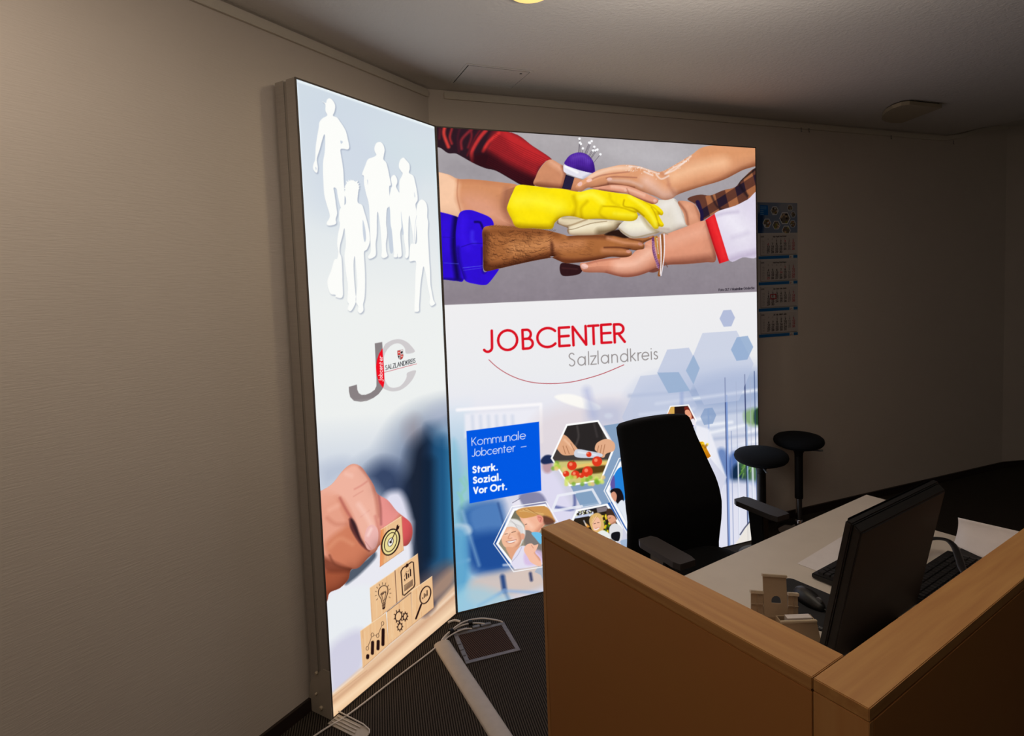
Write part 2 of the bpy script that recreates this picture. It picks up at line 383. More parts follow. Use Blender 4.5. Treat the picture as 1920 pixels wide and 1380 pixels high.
    A.line([(380, 1000), (385, 1170), (400, 1180)], 4, (22, 6, 110), 6, .8)
    A.line([(220, 990), (300, 965), (375, 965)], 1.2, (26, 8, 140), 2, .9); A.line([(230, 1150), (380, 1135)], .9, (96, 110, 235), 1, .8); A.line([(235, 1170), (385, 1150)], .8, (96, 110, 235), 1, .6)
    A.clip()
    # hairy fore arm and brown hand (continues right)
    A.fr(0, 0, 1)
    f4 = lambda x, y: (810+x/4.059, 220+y/4.059)
    f5 = lambda x, y: (1030+x/4.3125, 240+y/4.3125)
    # dark hand underneath
    A.part([f5(85, 1110), f5(130, 1100), f5(260, 1130), f5(250, 1180), f5(200, 1200), f5(110, 1205), f5(82, 1170)], (48, 22, 26), [((f5(100, 1140), f5(220, 1150)), 2, (80, 42, 42), 3, .7)])
    ha = [f4(380, 860), f4(440, 828), f4(560, 832), f4(700, 848), f4(850, 862), f4(1000, 900), f5(150, 880), f5(300, 870), f5(420, 862), f5(520, 880), f5(640, 895), f5(760, 900), f5(835, 880), f5(838, 900), f5(760, 938), f5(765, 960), f5(755, 990), f5(700, 1000), f5(640, 992), f5(662, 1015), f5(655, 1045), f5(600, 1058), f5(500, 1050), f5(380, 1075), f5(240, 1095), f5(130, 1100), f5(60, 1075), f5(0, 1045), f4(920, 1070), f4(760, 1100), f4(600, 1135), f4(500, 1158), f4(400, 1175), f4(385, 1100), f4(380, 960)]
    A.shape(ha, (168, 104, 58)); A.clip(ha)
    A.line([f4(400, 880), f4(600, 870), f4(800, 880), f4(950, 900)], 9, (120, 66, 34), 12, .7)
    A.line([f4(620, 1000), f4(760, 990), f4(860, 960)], 22, (206, 140, 88), 20, .8)
    A.line([f4(390, 1130), f4(520, 1140), f4(760, 1095), f4(930, 1060)], 13, (92, 44, 24), 14, .8)
    A.line([f4(395, 900), f4(395, 1170)], 12, (70, 34, 22), 12, .7)
    A.line([f5(20, 960), f5(120, 960), f5(250, 940)], 16, (206, 138, 92), 16, .7)
    A.line([f5(60, 1070), f5(200, 1085), f5(400, 1065), f5(620, 1055)], 6, (108, 52, 32), 8, .8)
    A.line([f5(160, 885), f5(300, 880), f5(480, 890)], 7, (96, 50, 30), 9, .8)
    A.line([f5(470, 900), f5(620, 940), f5(740, 950)], 6, (222, 156, 118), 6, .7)
    A.line([f5(430, 1000), f5(560, 1010), f5(640, 1010)], 8, (216, 146, 104), 8, .7)
    A.line([f5(440, 975), f5(560, 975), f5(650, 990)], 2.4, (88, 42, 28), 3, .9)
    A.line([f5(640, 905), f5(740, 925)], 2, (88, 42, 28), 3, .8)
    A.line([f5(20, 960), f5(10, 1040)], 5, (110, 60, 36), 7, .7); A.line([f4(905, 960), f4(915, 1060)], 4, (80, 40, 26), 6, .8)
    rg = random.Random(5)
    for k in range(360):
        x = rg.uniform(385, 900); t = (x-385)/515; y = rg.uniform(862+t*10, 1165-t*100)
        if x > 760 and rg.random() < .5: continue
        ln = rg.uniform(22, 52); an = math.radians(rg.uniform(48, 72)-t*34+18*math.sin(x*.02+y*.013))
        cx, cy = x+ln*.4*math.cos(an)-6, y+ln*.4*math.sin(an)
        A.line([f4(x, y), f4(cx, cy), f4(x+ln*math.cos(an-.5), y+ln*math.sin(an-.5))], .7, (58, 28, 16), .9, rg.uniform(.25, .6), sm=False)
    for k in range(60):
        x = rg.uniform(60, 330); y = rg.uniform(900, 1040); A.line([f5(x, y), f5(x+30, y+8)], .6, (80, 44, 28), .9, .35, sm=False)
    A.dot(f5(732, 948), 4.6, (214, 150, 128), 1.2, 1, 2.8, .2); A.dot(f5(636, 1008), 4.6, (214, 150, 128), 1.2, 1, 3, .2); A.dot(f5(815, 893), 3, (200, 130, 100), 1.2, .8, 2, -.3)
    A.clip()
    for k in range(46):
        x = 430+k*11; A.line([f4(x, 838+k*.8), f4(x+12, 822+k*.8+rg.uniform(-4, 6))], .6, (60, 34, 22), .9, .6, sm=False)
    A.vol(ha, 11, .5)
    # cream work gloves
    g1 = [f5(55, 745), f5(100, 728), f5(200, 722), f5(300, 745), f5(560, 760), f5(560, 800), f5(500, 850), f5(400, 870), f5(250, 876), f5(160, 868), f5(137, 835), f5(140, 815), f5(60, 780)]
    A.part(g1, (226, 210, 176), [((f5(180, 830), f5(300, 800), f5(450, 790)), 12, (246, 236, 208), 12, .8)], [((f5(400, 850), f5(520, 830), f5(560, 790)), 12, (120, 98, 66), 12, .8), ((f5(60, 780), f5(140, 800), f5(300, 745)), 2.4, (150, 120, 82), 3, .8), ((f5(145, 830), f5(200, 822), f5(330, 780), f5(460, 762)), 1.2, (120, 92, 60), 1.6, .8), ((f5(60, 745), f5(60, 780)), 3, (110, 80, 66), 3, .7), ((f5(142, 815), f5(146, 860)), 4, (120, 86, 66), 3, .7), ((f5(100, 735), f5(240, 738)), 3, (170, 150, 110), 4, .7)])
    A.shape([f5(440, 870), f5(560, 830), f5(640, 890), f5(600, 900), f5(520, 882)], (40, 22, 16), 3)
    A.vol(g1, 6, .45)
    # cloth glove cuff under the fingers
    cu = [f5(860, 600), f5(920, 590), f5(1000, 578), f5(1040, 620), f5(1080, 700), f5(1115, 800), f5(1050, 825), f5(960, 862), f5(890, 855), f5(830, 880), f5(680, 903), f5(600, 870), f5(555, 820), f5(575, 780), f5(640, 740), f5(760, 700)]
    A.part(cu, (222, 214, 200), [((f5(920, 640), f5(1000, 620), f5(1060, 760)), 20, (236, 230, 222), 16, .9), ((f5(640, 800), f5(780, 790)), 20, (246, 240, 218), 14, .9)],
           [((f5(560, 825), f5(620, 870), f5(690, 893), f5(820, 865), f5(880, 850)), 2, (176, 160, 124), 2.4, .9), ((f5(1010, 590), f5(1050, 640), f5(1100, 790)), 1.6, (190, 180, 168), 2, .8), ((f5(750, 720), f5(800, 800), f5(860, 840)), 7, (170, 150, 104), 8, .8), ((f5(880, 820), f5(960, 830)), 4, (196, 172, 160), 5, .7)])
    A.vol(cu, 7, .35)
    # forearm behind the plaid sleeve
    A.part([f5(1035, 606), f5(1120, 605), f5(1180, 640), f5(1225, 760), f5(1115, 802), f5(1080, 700)], (214, 148, 116), [((f5(1110, 640), f5(1150, 720)), 12, (232, 170, 138), 12, .7)], [((f5(1040, 612), f5(1100, 690), f5(1118, 790)), 4, (150, 92, 70), 4, .8), ((f5(1180, 640), f5(1220, 760)), 4, (150, 92, 70), 5, .6)])
    pl = [f5(1115, 590), f5(1140, 565), f5(1220, 548), f5(1300, 555), f5(1400, 515), f5(1500, 488), f5(1560, 420), f5(1680, 335), f5(1690, 560), f5(1420, 680), f5(1340, 700), f5(1260, 745), f5(1220, 765), f5(1215, 700), f5(1180, 630)]
    A.shape(pl, (96, 56, 44)); A.clip(pl)
    for i in range(9):
        for j in range(5):
            if (i+j) % 2: continue
            x = 1110+i*74+j*18; y = 780-i*48+j*72-120
            c = [(172, 108, 70), (34, 24, 42)][(i % 2)]
            A.shape([f5(x, y), f5(x+72, y-44), f5(x+90, y+26), f5(x+18, y+72)], c, 1.5, .9, sm=False)
    A.line([f5(1195, 610), f5(1225, 700), f5(1225, 770)], 8, (30, 22, 62), 2, .9)
    A.line([f5(1310, 560), f5(1350, 640), f5(1420, 690)], 3, (30, 20, 30), 4, .8); A.line([f5(1520, 440), f5(1560, 510), f5(1600, 560)], 4, (26, 18, 26), 5, .8)
    A.line([f5(1500, 470), f5(1680, 330)], 3, (24, 18, 22), 3, .9)
    A.clip()
    # yellow rubber glove
    yg = [f4(645, 520), f4(760, 526), f4(900, 546), f5(0, 490), f5(100, 498), f5(230, 522), f5(300, 508), f5(350, 502), f5(440, 515), f5(560, 535), f5(650, 548), f5(740, 590), f5(850, 628), f5(900, 665), f5(918, 695), f5(905, 716), f5(880, 712), f5(905, 760), f5(922, 792), f5(908, 810), f5(882, 806), f5(876, 822), f5(845, 824), f5(810, 785), f5(760, 730), f5(705, 690), f5(712, 720), f5(698, 748), f5(655, 762), f5(560, 756), f5(400, 742), f5(280, 744), f5(190, 722), f5(100, 725), f5(40, 770), f4(900, 856), f4(760, 850), f4(640, 842), f4(600, 780), f4(566, 710), f4(570, 670), f4(605, 580)]
    A.shape(yg, (250, 226, 12)); A.clip(yg)
    A.line([f4(620, 830), f4(760, 846), f4(900, 840), f4(960, 790)], 9, (196, 166, 6), 10, .8)
    A.line([f4(640, 640), f4(800, 640), f4(960, 690)], 22, (255, 244, 60), 20, .7)
    A.line([f5(190, 560), f5(210, 640), f5(190, 720)], 6, (206, 176, 4), 8, .8)
    A.line([f5(250, 560), f5(340, 545), f5(420, 600)], 12, (255, 246, 70), 10, .8)
    A.line([f5(300, 600), f5(250, 660), f5(260, 740)], 5, (212, 182, 6), 6, .8)
    A.line([f5(430, 640), f5(560, 648), f5(690, 690)], 2.4, (196, 164, 4), 3, .9)
    A.line([f5(420, 640), f5(400, 700), f5(450, 740)], 4, (216, 188, 8), 5, .7)
    A.line([f5(600, 590), f5(598, 640), f5(680, 660), f5(760, 720)], 2.2, (190, 156, 4), 3, .9)
    A.line([f5(640, 560), f5(740, 630), f5(820, 720), f5(860, 800)], 6, (255, 246, 80), 6, .7)
    A.line([f5(820, 650), f5(850, 700), f5(884, 800)], 2, (200, 166, 4), 2.6, .9); A.line([f5(760, 600), f5(850, 660), f5(890, 708)], 2, (206, 174, 6), 2.6, .8)
    A.line([f5(720, 740), f5(800, 780)], 3, (190, 158, 10), 4, .6); A.line([f5(480, 540), f5(500, 600), f5(560, 640)], 4, (224, 196, 8), 6, .7)
    A.line([f5(520, 700), f5(680, 715)], 6, (255, 242, 60), 6, .7)
    A.clip()
    A.vol(yg, 9, .35)
    # flour dusted hand and arm from the upper right
    fl = [f5(1285, 152), f5(1700, 158), f5(1700, 295), f5(1560, 350), f5(1400, 430), f5(1200, 490), f5(1040, 545), f5(985, 580), f5(920, 590), f5(850, 560), f5(740, 520), f5(640, 488), f5(500, 468), f5(360, 490), f5(300, 490), f5(250, 520), f5(212, 500), f5(215, 462), f5(300, 400), f5(380, 350), f5(470, 325), f5(580, 304), f5(700, 312), f5(820, 348), f5(900, 360), f5(1000, 310), f5(1140, 228)]
    A.shape(fl, (226, 160, 118)); A.clip(fl)
    A.line([f5(1250, 200), f5(1450, 210), f5(1700, 190)], 26, (218, 150, 104), 26, .8)
    A.line([f5(1000, 400), f5(1200, 330), f5(1400, 290)], 20, (246, 196, 156), 22, .8)
    A.line([f5(1040, 545), f5(1300, 470), f5(1560, 350), f5(1700, 290)], 9, (176, 110, 76), 10, .8)
    A.line([f5(780, 440), f5(900, 540), f5(980, 560)], 22, (240, 196, 176), 18, .8)
    A.line([f5(320, 400), f5(480, 340), f5(640, 330)], 10, (248, 212, 186), 8, .8)
    A.line([f5(300, 440), f5(420, 388), f5(640, 360)], 2, (168, 104, 84), 2.6, .8)
    A.line([f5(455, 412), f5(520, 400), f5(700, 408)], 2, (168, 104, 84), 2.6, .8)
    A.line([f5(470, 450), f5(560, 468), f5(680, 488)], 3, (150, 88, 68), 4, .8); A.line([f5(330, 492), f5(400, 478), f5(470, 462)], 3, (150, 88, 68), 4, .8)
    A.line([f5(480, 430), f5(640, 440), f5(740, 480)], 6, (246, 208, 190), 6, .7)
    A.line([f5(880, 362), f5(940, 400), f5(960, 460)], 5, (190, 126, 98), 7, .6); A.line([f5(960, 470), f5(1000, 530)], 5, (190, 126, 98), 7, .6)
    for p in [((640, 315), (720, 325), (800, 350), (880, 380)), ((930, 380), (1000, 330), (1080, 290), (1140, 235)), ((940, 375), (1010, 345), (1090, 280)), ((860, 385), (900, 420), (960, 395)), ((760, 360), (830, 390))]:
        A.line([f5(*q) for q in p], 2.4, (252, 240, 236), 3, .75)
    for k in range(120):
        x = rg.uniform(600, 1130); y = 330+(x-600)*.06+rg.gauss(0, 20)-(max(0, x-900)*.45); A.dot(f5(x, y), .8, (255, 246, 240), 1, .6)
    A.dot(f5(316, 430), 5.6, (248, 206, 196), 1.4, .9, 3, -.3); A.dot(f5(480, 420), 5, (248, 206, 196), 1.4, .9, 3, -.1); A.dot(f5(240, 458), 5, (240, 196, 190), 1.4, .9, 4, -.6)
    A.clip()
    A.vol(fl, 13, .4)
    # two fingers of the jumper hand below it
    fg = [f5(340, 492), f5(420, 478), f5(520, 466), f5(640, 480), f5(740, 520), f5(860, 575), f5(876, 600), f5(858, 620), f5(820, 622), f5(740, 590), f5(640, 545), f5(600, 535), f5(500, 525), f5(400, 508)]
    A.part(fg, (226, 158, 130), [((f5(500, 480), f5(620, 500), f5(760, 550)), 5, (246, 196, 172), 5, .8)], [((f5(400, 506), f5(560, 532), f5(740, 588), f5(830, 618)), 3, (150, 86, 64), 4, .8), ((f5(620, 500), f5(640, 540)), 2, (170, 104, 80), 3, .7)])
    A.dot(f5(850, 598), 3.6, (244, 190, 176), 1.2, .9, 2.8, .5); A.dot(f5(610, 512), 3, (240, 190, 170), 1.6, .8, 2.6)
    A.vol(fg, 4, .4)
    # sleeve, red cuff and lower hand from the right
    A.part([f5(1335, 700), f5(1500, 640), f5(1600, 590), f5(1700, 545), f5(1700, 1020), f5(1560, 1060), f5(1460, 1090), f5(1400, 950), f5(1350, 800)], (222, 214, 232), [((f5(1450, 740), f5(1550, 850)), 40, (240, 236, 246), 40, .8)], [((f5(1440, 1085), f5(1560, 1050), f5(1690, 1020)), 10, (176, 160, 190), 14, .7), ((f5(1345, 720), f5(1420, 700), f5(1520, 690)), 4, (190, 178, 206), 8, .7), ((f5(1480, 900), f5(1600, 860)), 5, (200, 190, 214), 12, .6)])
    lo = [f5(245, 1105), f5(300, 1095), f5(400, 1072), f5(520, 1060), f5(640, 1050), f5(700, 1000), f5(765, 985), f5(770, 940), f5(840, 905), f5(950, 865), f5(1100, 810), f5(1260, 760), f5(1300, 850), f5(1345, 1075), f5(1260, 1098), f5(1100, 1112), f5(960, 1118), f5(880, 1140), f5(800, 1175), f5(700, 1208), f5(600, 1216), f5(520, 1200), f5(440, 1180), f5(300, 1176), f5(260, 1160)]
    A.shape(lo, (224, 152, 122)); A.clip(lo)
    A.line([f5(560, 1120), f5(700, 1100), f5(800, 1020)], 22, (248, 196, 172), 20, .8)
    A.line([f5(980, 930), f5(1120, 880), f5(1260, 840)], 20, (236, 172, 144), 18, .8)
    A.line([f5(900, 1110), f5(1100, 1095), f5(1340, 1060)], 13, (170, 104, 82), 14, .85)
    A.line([f5(460, 1180), f5(600, 1208), f5(740, 1190), f5(860, 1150)], 6, (178, 108, 88), 7, .8)
    A.line([f5(300, 1105), f5(420, 1078), f5(560, 1062)], 3, (170, 100, 80), 4, .8)
    A.line([f5(1270, 780), f5(1300, 900), f5(1340, 1060)], 5, (160, 96, 80), 6, .7); A.line([f5(860, 900), f5(870, 1010), f5(900, 1110)], 8, (190, 120, 96), 9, .7)
    A.dot(f5(280, 1128), 7, (250, 206, 196), 1.4, .9, 5, .2); A.line([f5(370, 1080), f5(385, 1110)], 1, (190, 120, 100), 1.4, .6)
    A.clip()
    A.vol(lo, 13, .45)
    A.part([f5(800, 1170), f5(870, 1140), f5(890, 1160), f5(840, 1180)], (120, 66, 54))
    A.part([f5(1258, 755), f5(1333, 705), f5(1380, 860), f5(1450, 1085), f5(1372, 1110), f5(1320, 950)], (222, 34, 40), [((f5(1310, 740), f5(1360, 880), f5(1410, 1050)), 7, (238, 50, 52), 8, .8)], [((f5(1265, 770), f5(1320, 950), f5(1372, 1100)), 4, (150, 16, 24), 5, .8)], sm=False)
    # bracelets
    A.line([f5(835, 905), f5(840, 1000), f5(862, 1080), f5(890, 1150)], 5, (108, 56, 104), 1, .95)
    for k in range(16): A.line([f5(825+k*2.6, 925+k*14), f5(845+k*2.6, 935+k*14)], 1, (206, 168, 206), 1, .8, sm=False)
    A.line([f5(862, 890), f5(872, 960), f5(880, 1060)], 4.4, (178, 116, 40), 1, .95); A.line([f5(850, 895), f5(860, 970)], 3, (196, 140, 60), 1, .9)
    A.line([f5(905, 880), f5(912, 1000), f5(905, 1110), f5(885, 1200)], 6, (146, 84, 40), 1, .95)
    for k in range(34):
        t = k/33; A.dot(f5(893+8*math.sin(t*3), 872+t*320), 1.15, (250, 246, 250), .8); A.dot(f5(924+14*math.sin(t*3)-t*26, 868+t*335), 1.15, (244, 240, 248), .8)
        if k < 12: A.dot(f5(866+k, 905+k*11), .9, (240, 230, 220), .8)
    A.line([f5(878, 878), f5(920, 860), f5(955, 872)], 1.6, (176, 140, 110), 1); A.line([f5(935, 1100), f5(952, 1135)], 1.6, (110, 80, 70), 1.2)
    A.grain(.035, 4)
    A.text('Foto: DLT / Maximilian Gödecke', [f5(1368, 1332), f5(1656, 1316), f5(1656, 1298), f5(1368, 1314)], .8, (30, 24, 34), .8, .85, track=.2)
    A.shape([(820, 573.7), (833.5, 573.2), (1000, 566.8), (1418, 551), (1440, 550), (1440, 700), (820, 700)], (236, 234, 236), .9, sm=False)

def streaks(A, P, col, w, n, rg, dx, dy, blur, alpha, ln):
    P = np.array(P, float)
    for k in range(n):
        x = rg.uniform(P[:, 0].min(), P[:, 0].max()); y = rg.uniform(P[:, 1].min(), P[:, 1].max())
        A.line([(x, y), (x+dx*ln, y+dy*ln)], w, col, blur, alpha, sm=False)

def paint_lower(A):
    rg = random.Random(11)
    A.fr(0, 0, 1)
    q = lambda *p: [(a, b) for a, b in p]
    A.grad([(820, 574), (1440, 550), (1440, 800), (820, 800)], (0, 560), (238, 237, 239), (0, 760), (232, 234, 238), sm=False)
    # blurred office photograph
    A.grad([(820, 745), (1440, 700), (1440, 1160), (820, 1170)], (0, 740), (232, 232, 240), (0, 900), (214, 216, 232), 60, sm=False)
    A.grad([(820, 760), (880, 755), (900, 900), (900, 1170), (820, 1180)], (0, 760), (222, 230, 240), (0, 900), (128, 180, 212), 30, .8, sm=False)
    A.shape([(872, 778), (1012, 768), (1014, 810), (872, 822)], (236, 236, 244), 6, .9, sm=False)
    for k in range(6): A.line([(886+k*15, 782), (888+k*15, 815)], 5, (188, 200, 222), 7, .5)
    A.line([(858, 770), (1014, 760), (1016, 830)], 6, (250, 248, 250), 4, .9, sm=False)
    A.shape([(1015, 780), (1200, 755), (1210, 860), (1020, 870)], (224, 212, 216), 34, .7)
    A.shape([(1040, 745), (1075, 742), (1125, 764), (1110, 772), (1060, 758)], (252, 250, 244), 4, .9)
    A.line([(1100, 735), (1112, 780)], 12, (150, 160, 210), 16, .5)
    A.dot((1141, 782), 8, (252, 250, 246), 5, .9, 5)
    A.shape([(1105, 765), (1160, 760), (1165, 800), (1110, 800)], (176, 186, 216), 26, .6)
    A.shape([(990, 900), (1130, 850), (1180, 960), (1160, 1060), (1000, 1080)], (206, 204, 222), 40, .7)
    # distant man in a shirt behind the hexagons
    A.shape([(1016, 880), (1040, 890), (1062, 930), (1075, 960), (1060, 1000), (1010, 1000), (1004, 930)], (222, 218, 240), 10, .9)
    A.dot((1027, 876), 10, (186, 148, 156), 6, .9, 13); A.shape([(1014, 866), (1022, 856), (1034, 856), (1042, 868), (1036, 870), (1020, 872)], (30, 44, 84), 3)
    A.line([(1042, 952), (1075, 956), (1078, 930)], 5, (44, 60, 130), 5, .7)
    # cabinet and chairs, blue
    A.shape([(846, 850), (862, 855), (868, 990), (880, 1080), (866, 1145), (850, 1140)], (128, 190, 214), 14, .7)
    A.shape([(866, 905), (880, 888), (876, 1000), (870, 1100), (860, 1100)], (150, 206, 210), 10, .7)
    for p in [((864, 900), (874, 915), (868, 925)), ((872, 896), (878, 910)), ((860, 925), (870, 940)), ((866, 930), (868, 975))]: A.line(p, 5, (140, 200, 186), 4, .7)
    A.shape([(870, 955), (935, 938), (950, 980), (975, 1060), (900, 1075), (880, 1010)], (44, 94, 164), 24, .9)
    A.shape([(884, 958), (934, 945), (944, 990), (895, 1000)], (84, 130, 190), 12, .8)
    A.shape([(880, 1010), (950, 1000), (970, 1060), (890, 1070)], (24, 70, 146), 24, .8)
    A.line([(868, 960), (884, 1010), (900, 1060)], 5, (150, 190, 220), 7, .6); A.line([(935, 945), (950, 1000)], 3, (30, 60, 120), 5, .6); A.line([(846, 1060), (880, 1050)], 5, (200, 222, 236), 8, .6)
    A.shape([(1000, 1000), (1030, 990), (1030, 1060), (1000, 1060)], (214, 206, 222), 14, .8)
    A.shape([(855, 985), (880, 985), (885, 1000), (858, 1005)], (190, 210, 226), 7, .8)
    A.shape([(848, 1000), (876, 1000), (880, 1080), (862, 1120), (850, 1100)], (86, 158, 204), 12, .8)
    A.shape([(975, 930), (1012, 925), (1025, 948), (990, 955)], (120, 120, 156), 5, .85)
    A.shape([(962, 942), (974, 938), (976, 950), (964, 952)], (232, 228, 240), 3); A.line([(962, 944), (976, 936)], 1, (90, 90, 120), 1.2)
    A.shape([(890, 1085), (960, 1068), (1020, 1060), (1020, 1100), (940, 1125), (900, 1130), (880, 1120)], (206, 192, 186), 16, .9)
    A.shape([(950, 1078), (1016, 1060), (1018, 1095), (960, 1105)], (216, 196, 186), 14, .8)
    A.line([(944, 1082), (948, 1108)], 9, (34, 66, 126), 6, .9); A.line([(996, 1076), (998, 1088)], 5, (30, 44, 90), 5, .9)
    A.line([(948, 1108), (900, 1135)], 6, (120, 158, 210), 6, .9); A.line([(948, 1108), (1016, 1112)], 5, (150, 180, 220), 6, .9); A.line([(948, 1108), (956, 1126)], 6, (90, 120, 170), 6, .8)
    A.line([(946, 1060), (1000, 1058)], 4, (220, 226, 240), 4, .8)
    A.shape([(855, 1110), (900, 1100), (960, 1125), (900, 1150), (850, 1160)], (158, 204, 224), 20, .7)
    # right side: window with poles and plants
    A.shape([(1200, 720), (1440, 690), (1440, 800), (1200, 830)], (186, 198, 222), 34, .6)
    A.shape([(1300, 720), (1420, 700), (1424, 760), (1300, 770)], (120, 144, 190), 26, .5)
    for p in [((1230, 760), (1420, 735)), ((1330, 815), (1400, 800)), ((1355, 845), (1420, 830)), ((1200, 780), (1300, 770)), ((1330, 800), (1372, 795)), ((1250, 800), (1330, 785)), ((1400, 815), (1424, 808))]:
        A.line(p, 5, (246, 248, 252), 6, .8)
    for p in [((1180, 745), (1320, 735)), ((1330, 780), (1420, 770)), ((1340, 826), (1420, 818))]: A.line(p, 4, (150, 166, 200), 8, .6)
    A.shape([(1325, 860), (1424, 850), (1424, 1010), (1330, 1010)], (206, 212, 232), 16, .8)
    A.shape([(1345, 850), (1362, 850), (1366, 900), (1350, 910)], (84, 116, 178), 9, .8); A.shape([(1366, 862), (1380, 852), (1386, 900), (1368, 900)], (52, 88, 160), 8, .8)
    A.shape([(1374, 880), (1400, 870), (1404, 905), (1376, 915)], (10, 34, 60), 8, .9)
    A.shape([(1385, 868), (1400, 850), (1420, 872), (1420, 905), (1396, 900)], (70, 110, 66), 9, .85)
    for k in range(22):
        x = rg.uniform(1384, 1420); y = rg.uniform(866, 902); A.line([(x, y), (x+rg.uniform(2, 9), y-rg.uniform(5, 14))], 2.2, rg.choice([(96, 150, 60), (40, 84, 40), (130, 176, 90)]), 2.4, .8)
    A.shape([(1396, 776), (1422, 770), (1424, 800), (1400, 798)], (120, 160, 96), 9, .8); A.shape([(1414, 775), (1424, 770), (1424, 798), (1414, 796)], (30, 60, 40), 4, .9)
    A.shape([(1350, 905), (1420, 905), (1424, 925), (1350, 925)], (110, 140, 196), 10, .6)
    A.shape([(1330, 920), (1420, 915), (1420, 1020), (1330, 1020)], (226, 226, 240), 12, .9)
    for x, a, w, c in [(1359, 712, 1.8, (30, 44, 100)), (1396, 706, 1.8, (20, 30, 80)), (1414, 700, 1.3, (50, 70, 120)), (1380, 720, 1, (150, 160, 190)), (1406, 716, 1, (170, 176, 200)), (1362, 745, 3, (120, 150, 210)), (1400, 800, 2.4, (150, 176, 216)), (1328, 770, 3, (160, 180, 220)), (1384, 860, 2, (236, 240, 250)), (1411, 858, 2.4, (230, 236, 246)), (1371, 812, 1, (120, 136, 180))]:
        dx = (1020-a)*.022
        A.line([(x, a), (x+dx, 1030)], w, c, 1.6, .9, sm=False)
    A.line([(1278, 735), (1278, 762)], 7, (90, 120, 190), 5, .6)
    # translucent hexagons
    f7 = lambda *P: [(1130+x/4.06, 560+y/4.06) for x, y in P]
    H1 = f7((690, 440), (758, 275), (1018, 258), (1148, 510), (1035, 790), (770, 822))
    H1 = f7((640, 560), (758, 275), (1018, 258), (1148, 510), (1035, 790), (770, 822))
    H2 = f7((414, 575), (490, 400), (655, 386), (738, 543), (665, 714), (500, 732))
    H3 = f7((148, 912), (286, 600), (578, 572), (722, 838), (640, 1010), (190, 1010))
    H4 = f7((975, 402), (1020, 308), (1103, 297), (1145, 382), (1100, 478), (1018, 488))
    H5 = f7((888, 165), (917, 102), (976, 98), (1006, 158), (978, 224), (920, 228))
    H6 = f7((743, 912), (774, 850), (835, 843), (864, 900), (838, 965), (772, 975))
    lav = (186, 196, 222)
    for H, c, al in [(H1, lav, .62), (H3, lav, .62), (H2, lav, .75), (H4, (140, 168, 206), .8), (H5, (176, 186, 216), .95), (H6, (130, 156, 196), .75)]:
        A.shape(H, c, 1, al, sm=False)
    A.shape(f7((414, 575), (578, 572), (665, 714), (500, 732)), (142, 170, 204), 1, .7, sm=False)
    A.shape(f7((690, 440), (738, 543), (690, 665), (632, 560)), (142, 170, 204), 1, .7, sm=False)
    f8 = lambda *P: [(830+x/3.45, 760+y/3.45) for x, y in P]
    # steel blue hexagons behind pictures
    sb = (124, 154, 188)
    A.shape(f8((1040, 140), (1160, 122), (1260, 320), (1120, 640), (900, 670), (830, 530), (1030, 495), (1115, 270)), sb, 1, .9, sm=False)
    A.shape(f8((640, 1100), (600, 1080), (640, 1020), (900, 980), (900, 1300), (700, 1250)), (150, 172, 200), 1, .7, sm=False)
    A.shape(f8((1150, 880), (1300, 850), (1400, 1100), (1200, 1100)), (150, 176, 206), 1, .8, sm=False)
    A.shape(f8((1065, 640), (1130, 620), (1215, 790), (1205, 830), (1170, 790)), (24, 84, 170), 1.5, .9, sm=False)
    def ring(P, w, c=(250, 250, 252), al=1):
        P = list(P)+[P[0]]; A.line(P, w, c, 1, al, sm=False)
    ring(f8((710, 690), (750, 590), (970, 552), (1020, 640)), 5, (236, 238, 246), .85)
    A.shape(f8((865, 575), (965, 558), (1015, 645), (912, 662)), (130, 160, 192), 1, .8, sm=False)
    # ring hexagon right of the chair
    A.shape([(1305, 800), (1330, 808), (1362, 898), (1345, 950), (1335, 1010), (1300, 1010)], (238, 238, 246), 4, .9, sm=False)
    A.shape([(1330, 860), (1362, 898), (1345, 945), (1334, 930)], (204, 206, 226), 2, .7, sm=False)
    # picture: cutting tomatoes
    Hc = f8((700, 348), (800, 128), (1008, 103), (1115, 283), (1030, 495), (820, 530))
    A.shape(Hc, (252, 252, 252), 1, sm=False)
    Hi = f8((712, 348), (808, 140), (1002, 115), (1100, 285), (1022, 485), (826, 518))
    A.clip(Hi, sm=False); A.shape(Hi, (66, 60, 58), 1, sm=False)
    A.fr(830, 760, 3.45)
    A.shape([(800, 120), (860, 130), (1000, 110), (1040, 230), (1000, 300), (860, 300), (790, 220)], (42, 38, 38), 5)
    A.line([(870, 140), (880, 210), (860, 270)], 3, (84, 78, 76), 4, .7); A.line([(980, 130), (1000, 210)], 3, (74, 68, 68), 4, .6)
    A.shape([(690, 370), (1120, 360), (1120, 540), (690, 540)], (206, 196, 120), 5, 1, sm=False)
    A.shape([(840, 395), (1080, 372), (1075, 390), (850, 425)], (232, 196, 110), 2); A.shape([(860, 420), (1060, 395), (1040, 440), (900, 450)], (90, 64, 24), 4)
    A.part([(760, 200), (800, 205), (850, 260), (880, 300), (868, 322), (830, 330), (780, 328), (750, 300), (735, 270)], (224, 168, 130), [(((790, 230), (840, 280)), 3, (246, 200, 166), 4, .8)], [(((800, 270), (820, 320)), 1, (150, 92, 60), 1.2, .9), (((780, 270), (795, 320)), 1, (150, 92, 60), 1.2, .9), (((830, 255), (858, 310)), 1, (150, 92, 60), 1.2, .9)])
    A.part([(1000, 250), (1060, 225), (1110, 250), (1110, 300), (1060, 320), (1045, 345), (1020, 340), (1000, 310), (985, 290)], (226, 172, 136), [], [(((1010, 270), (1000, 310)), 1, (150, 92, 60), 1.2, .9), (((1030, 265), (1018, 325)), 1, (150, 92, 60), 1.2, .9), (((1050, 262), (1035, 335)), 1, (150, 92, 60), 1.2, .9)])
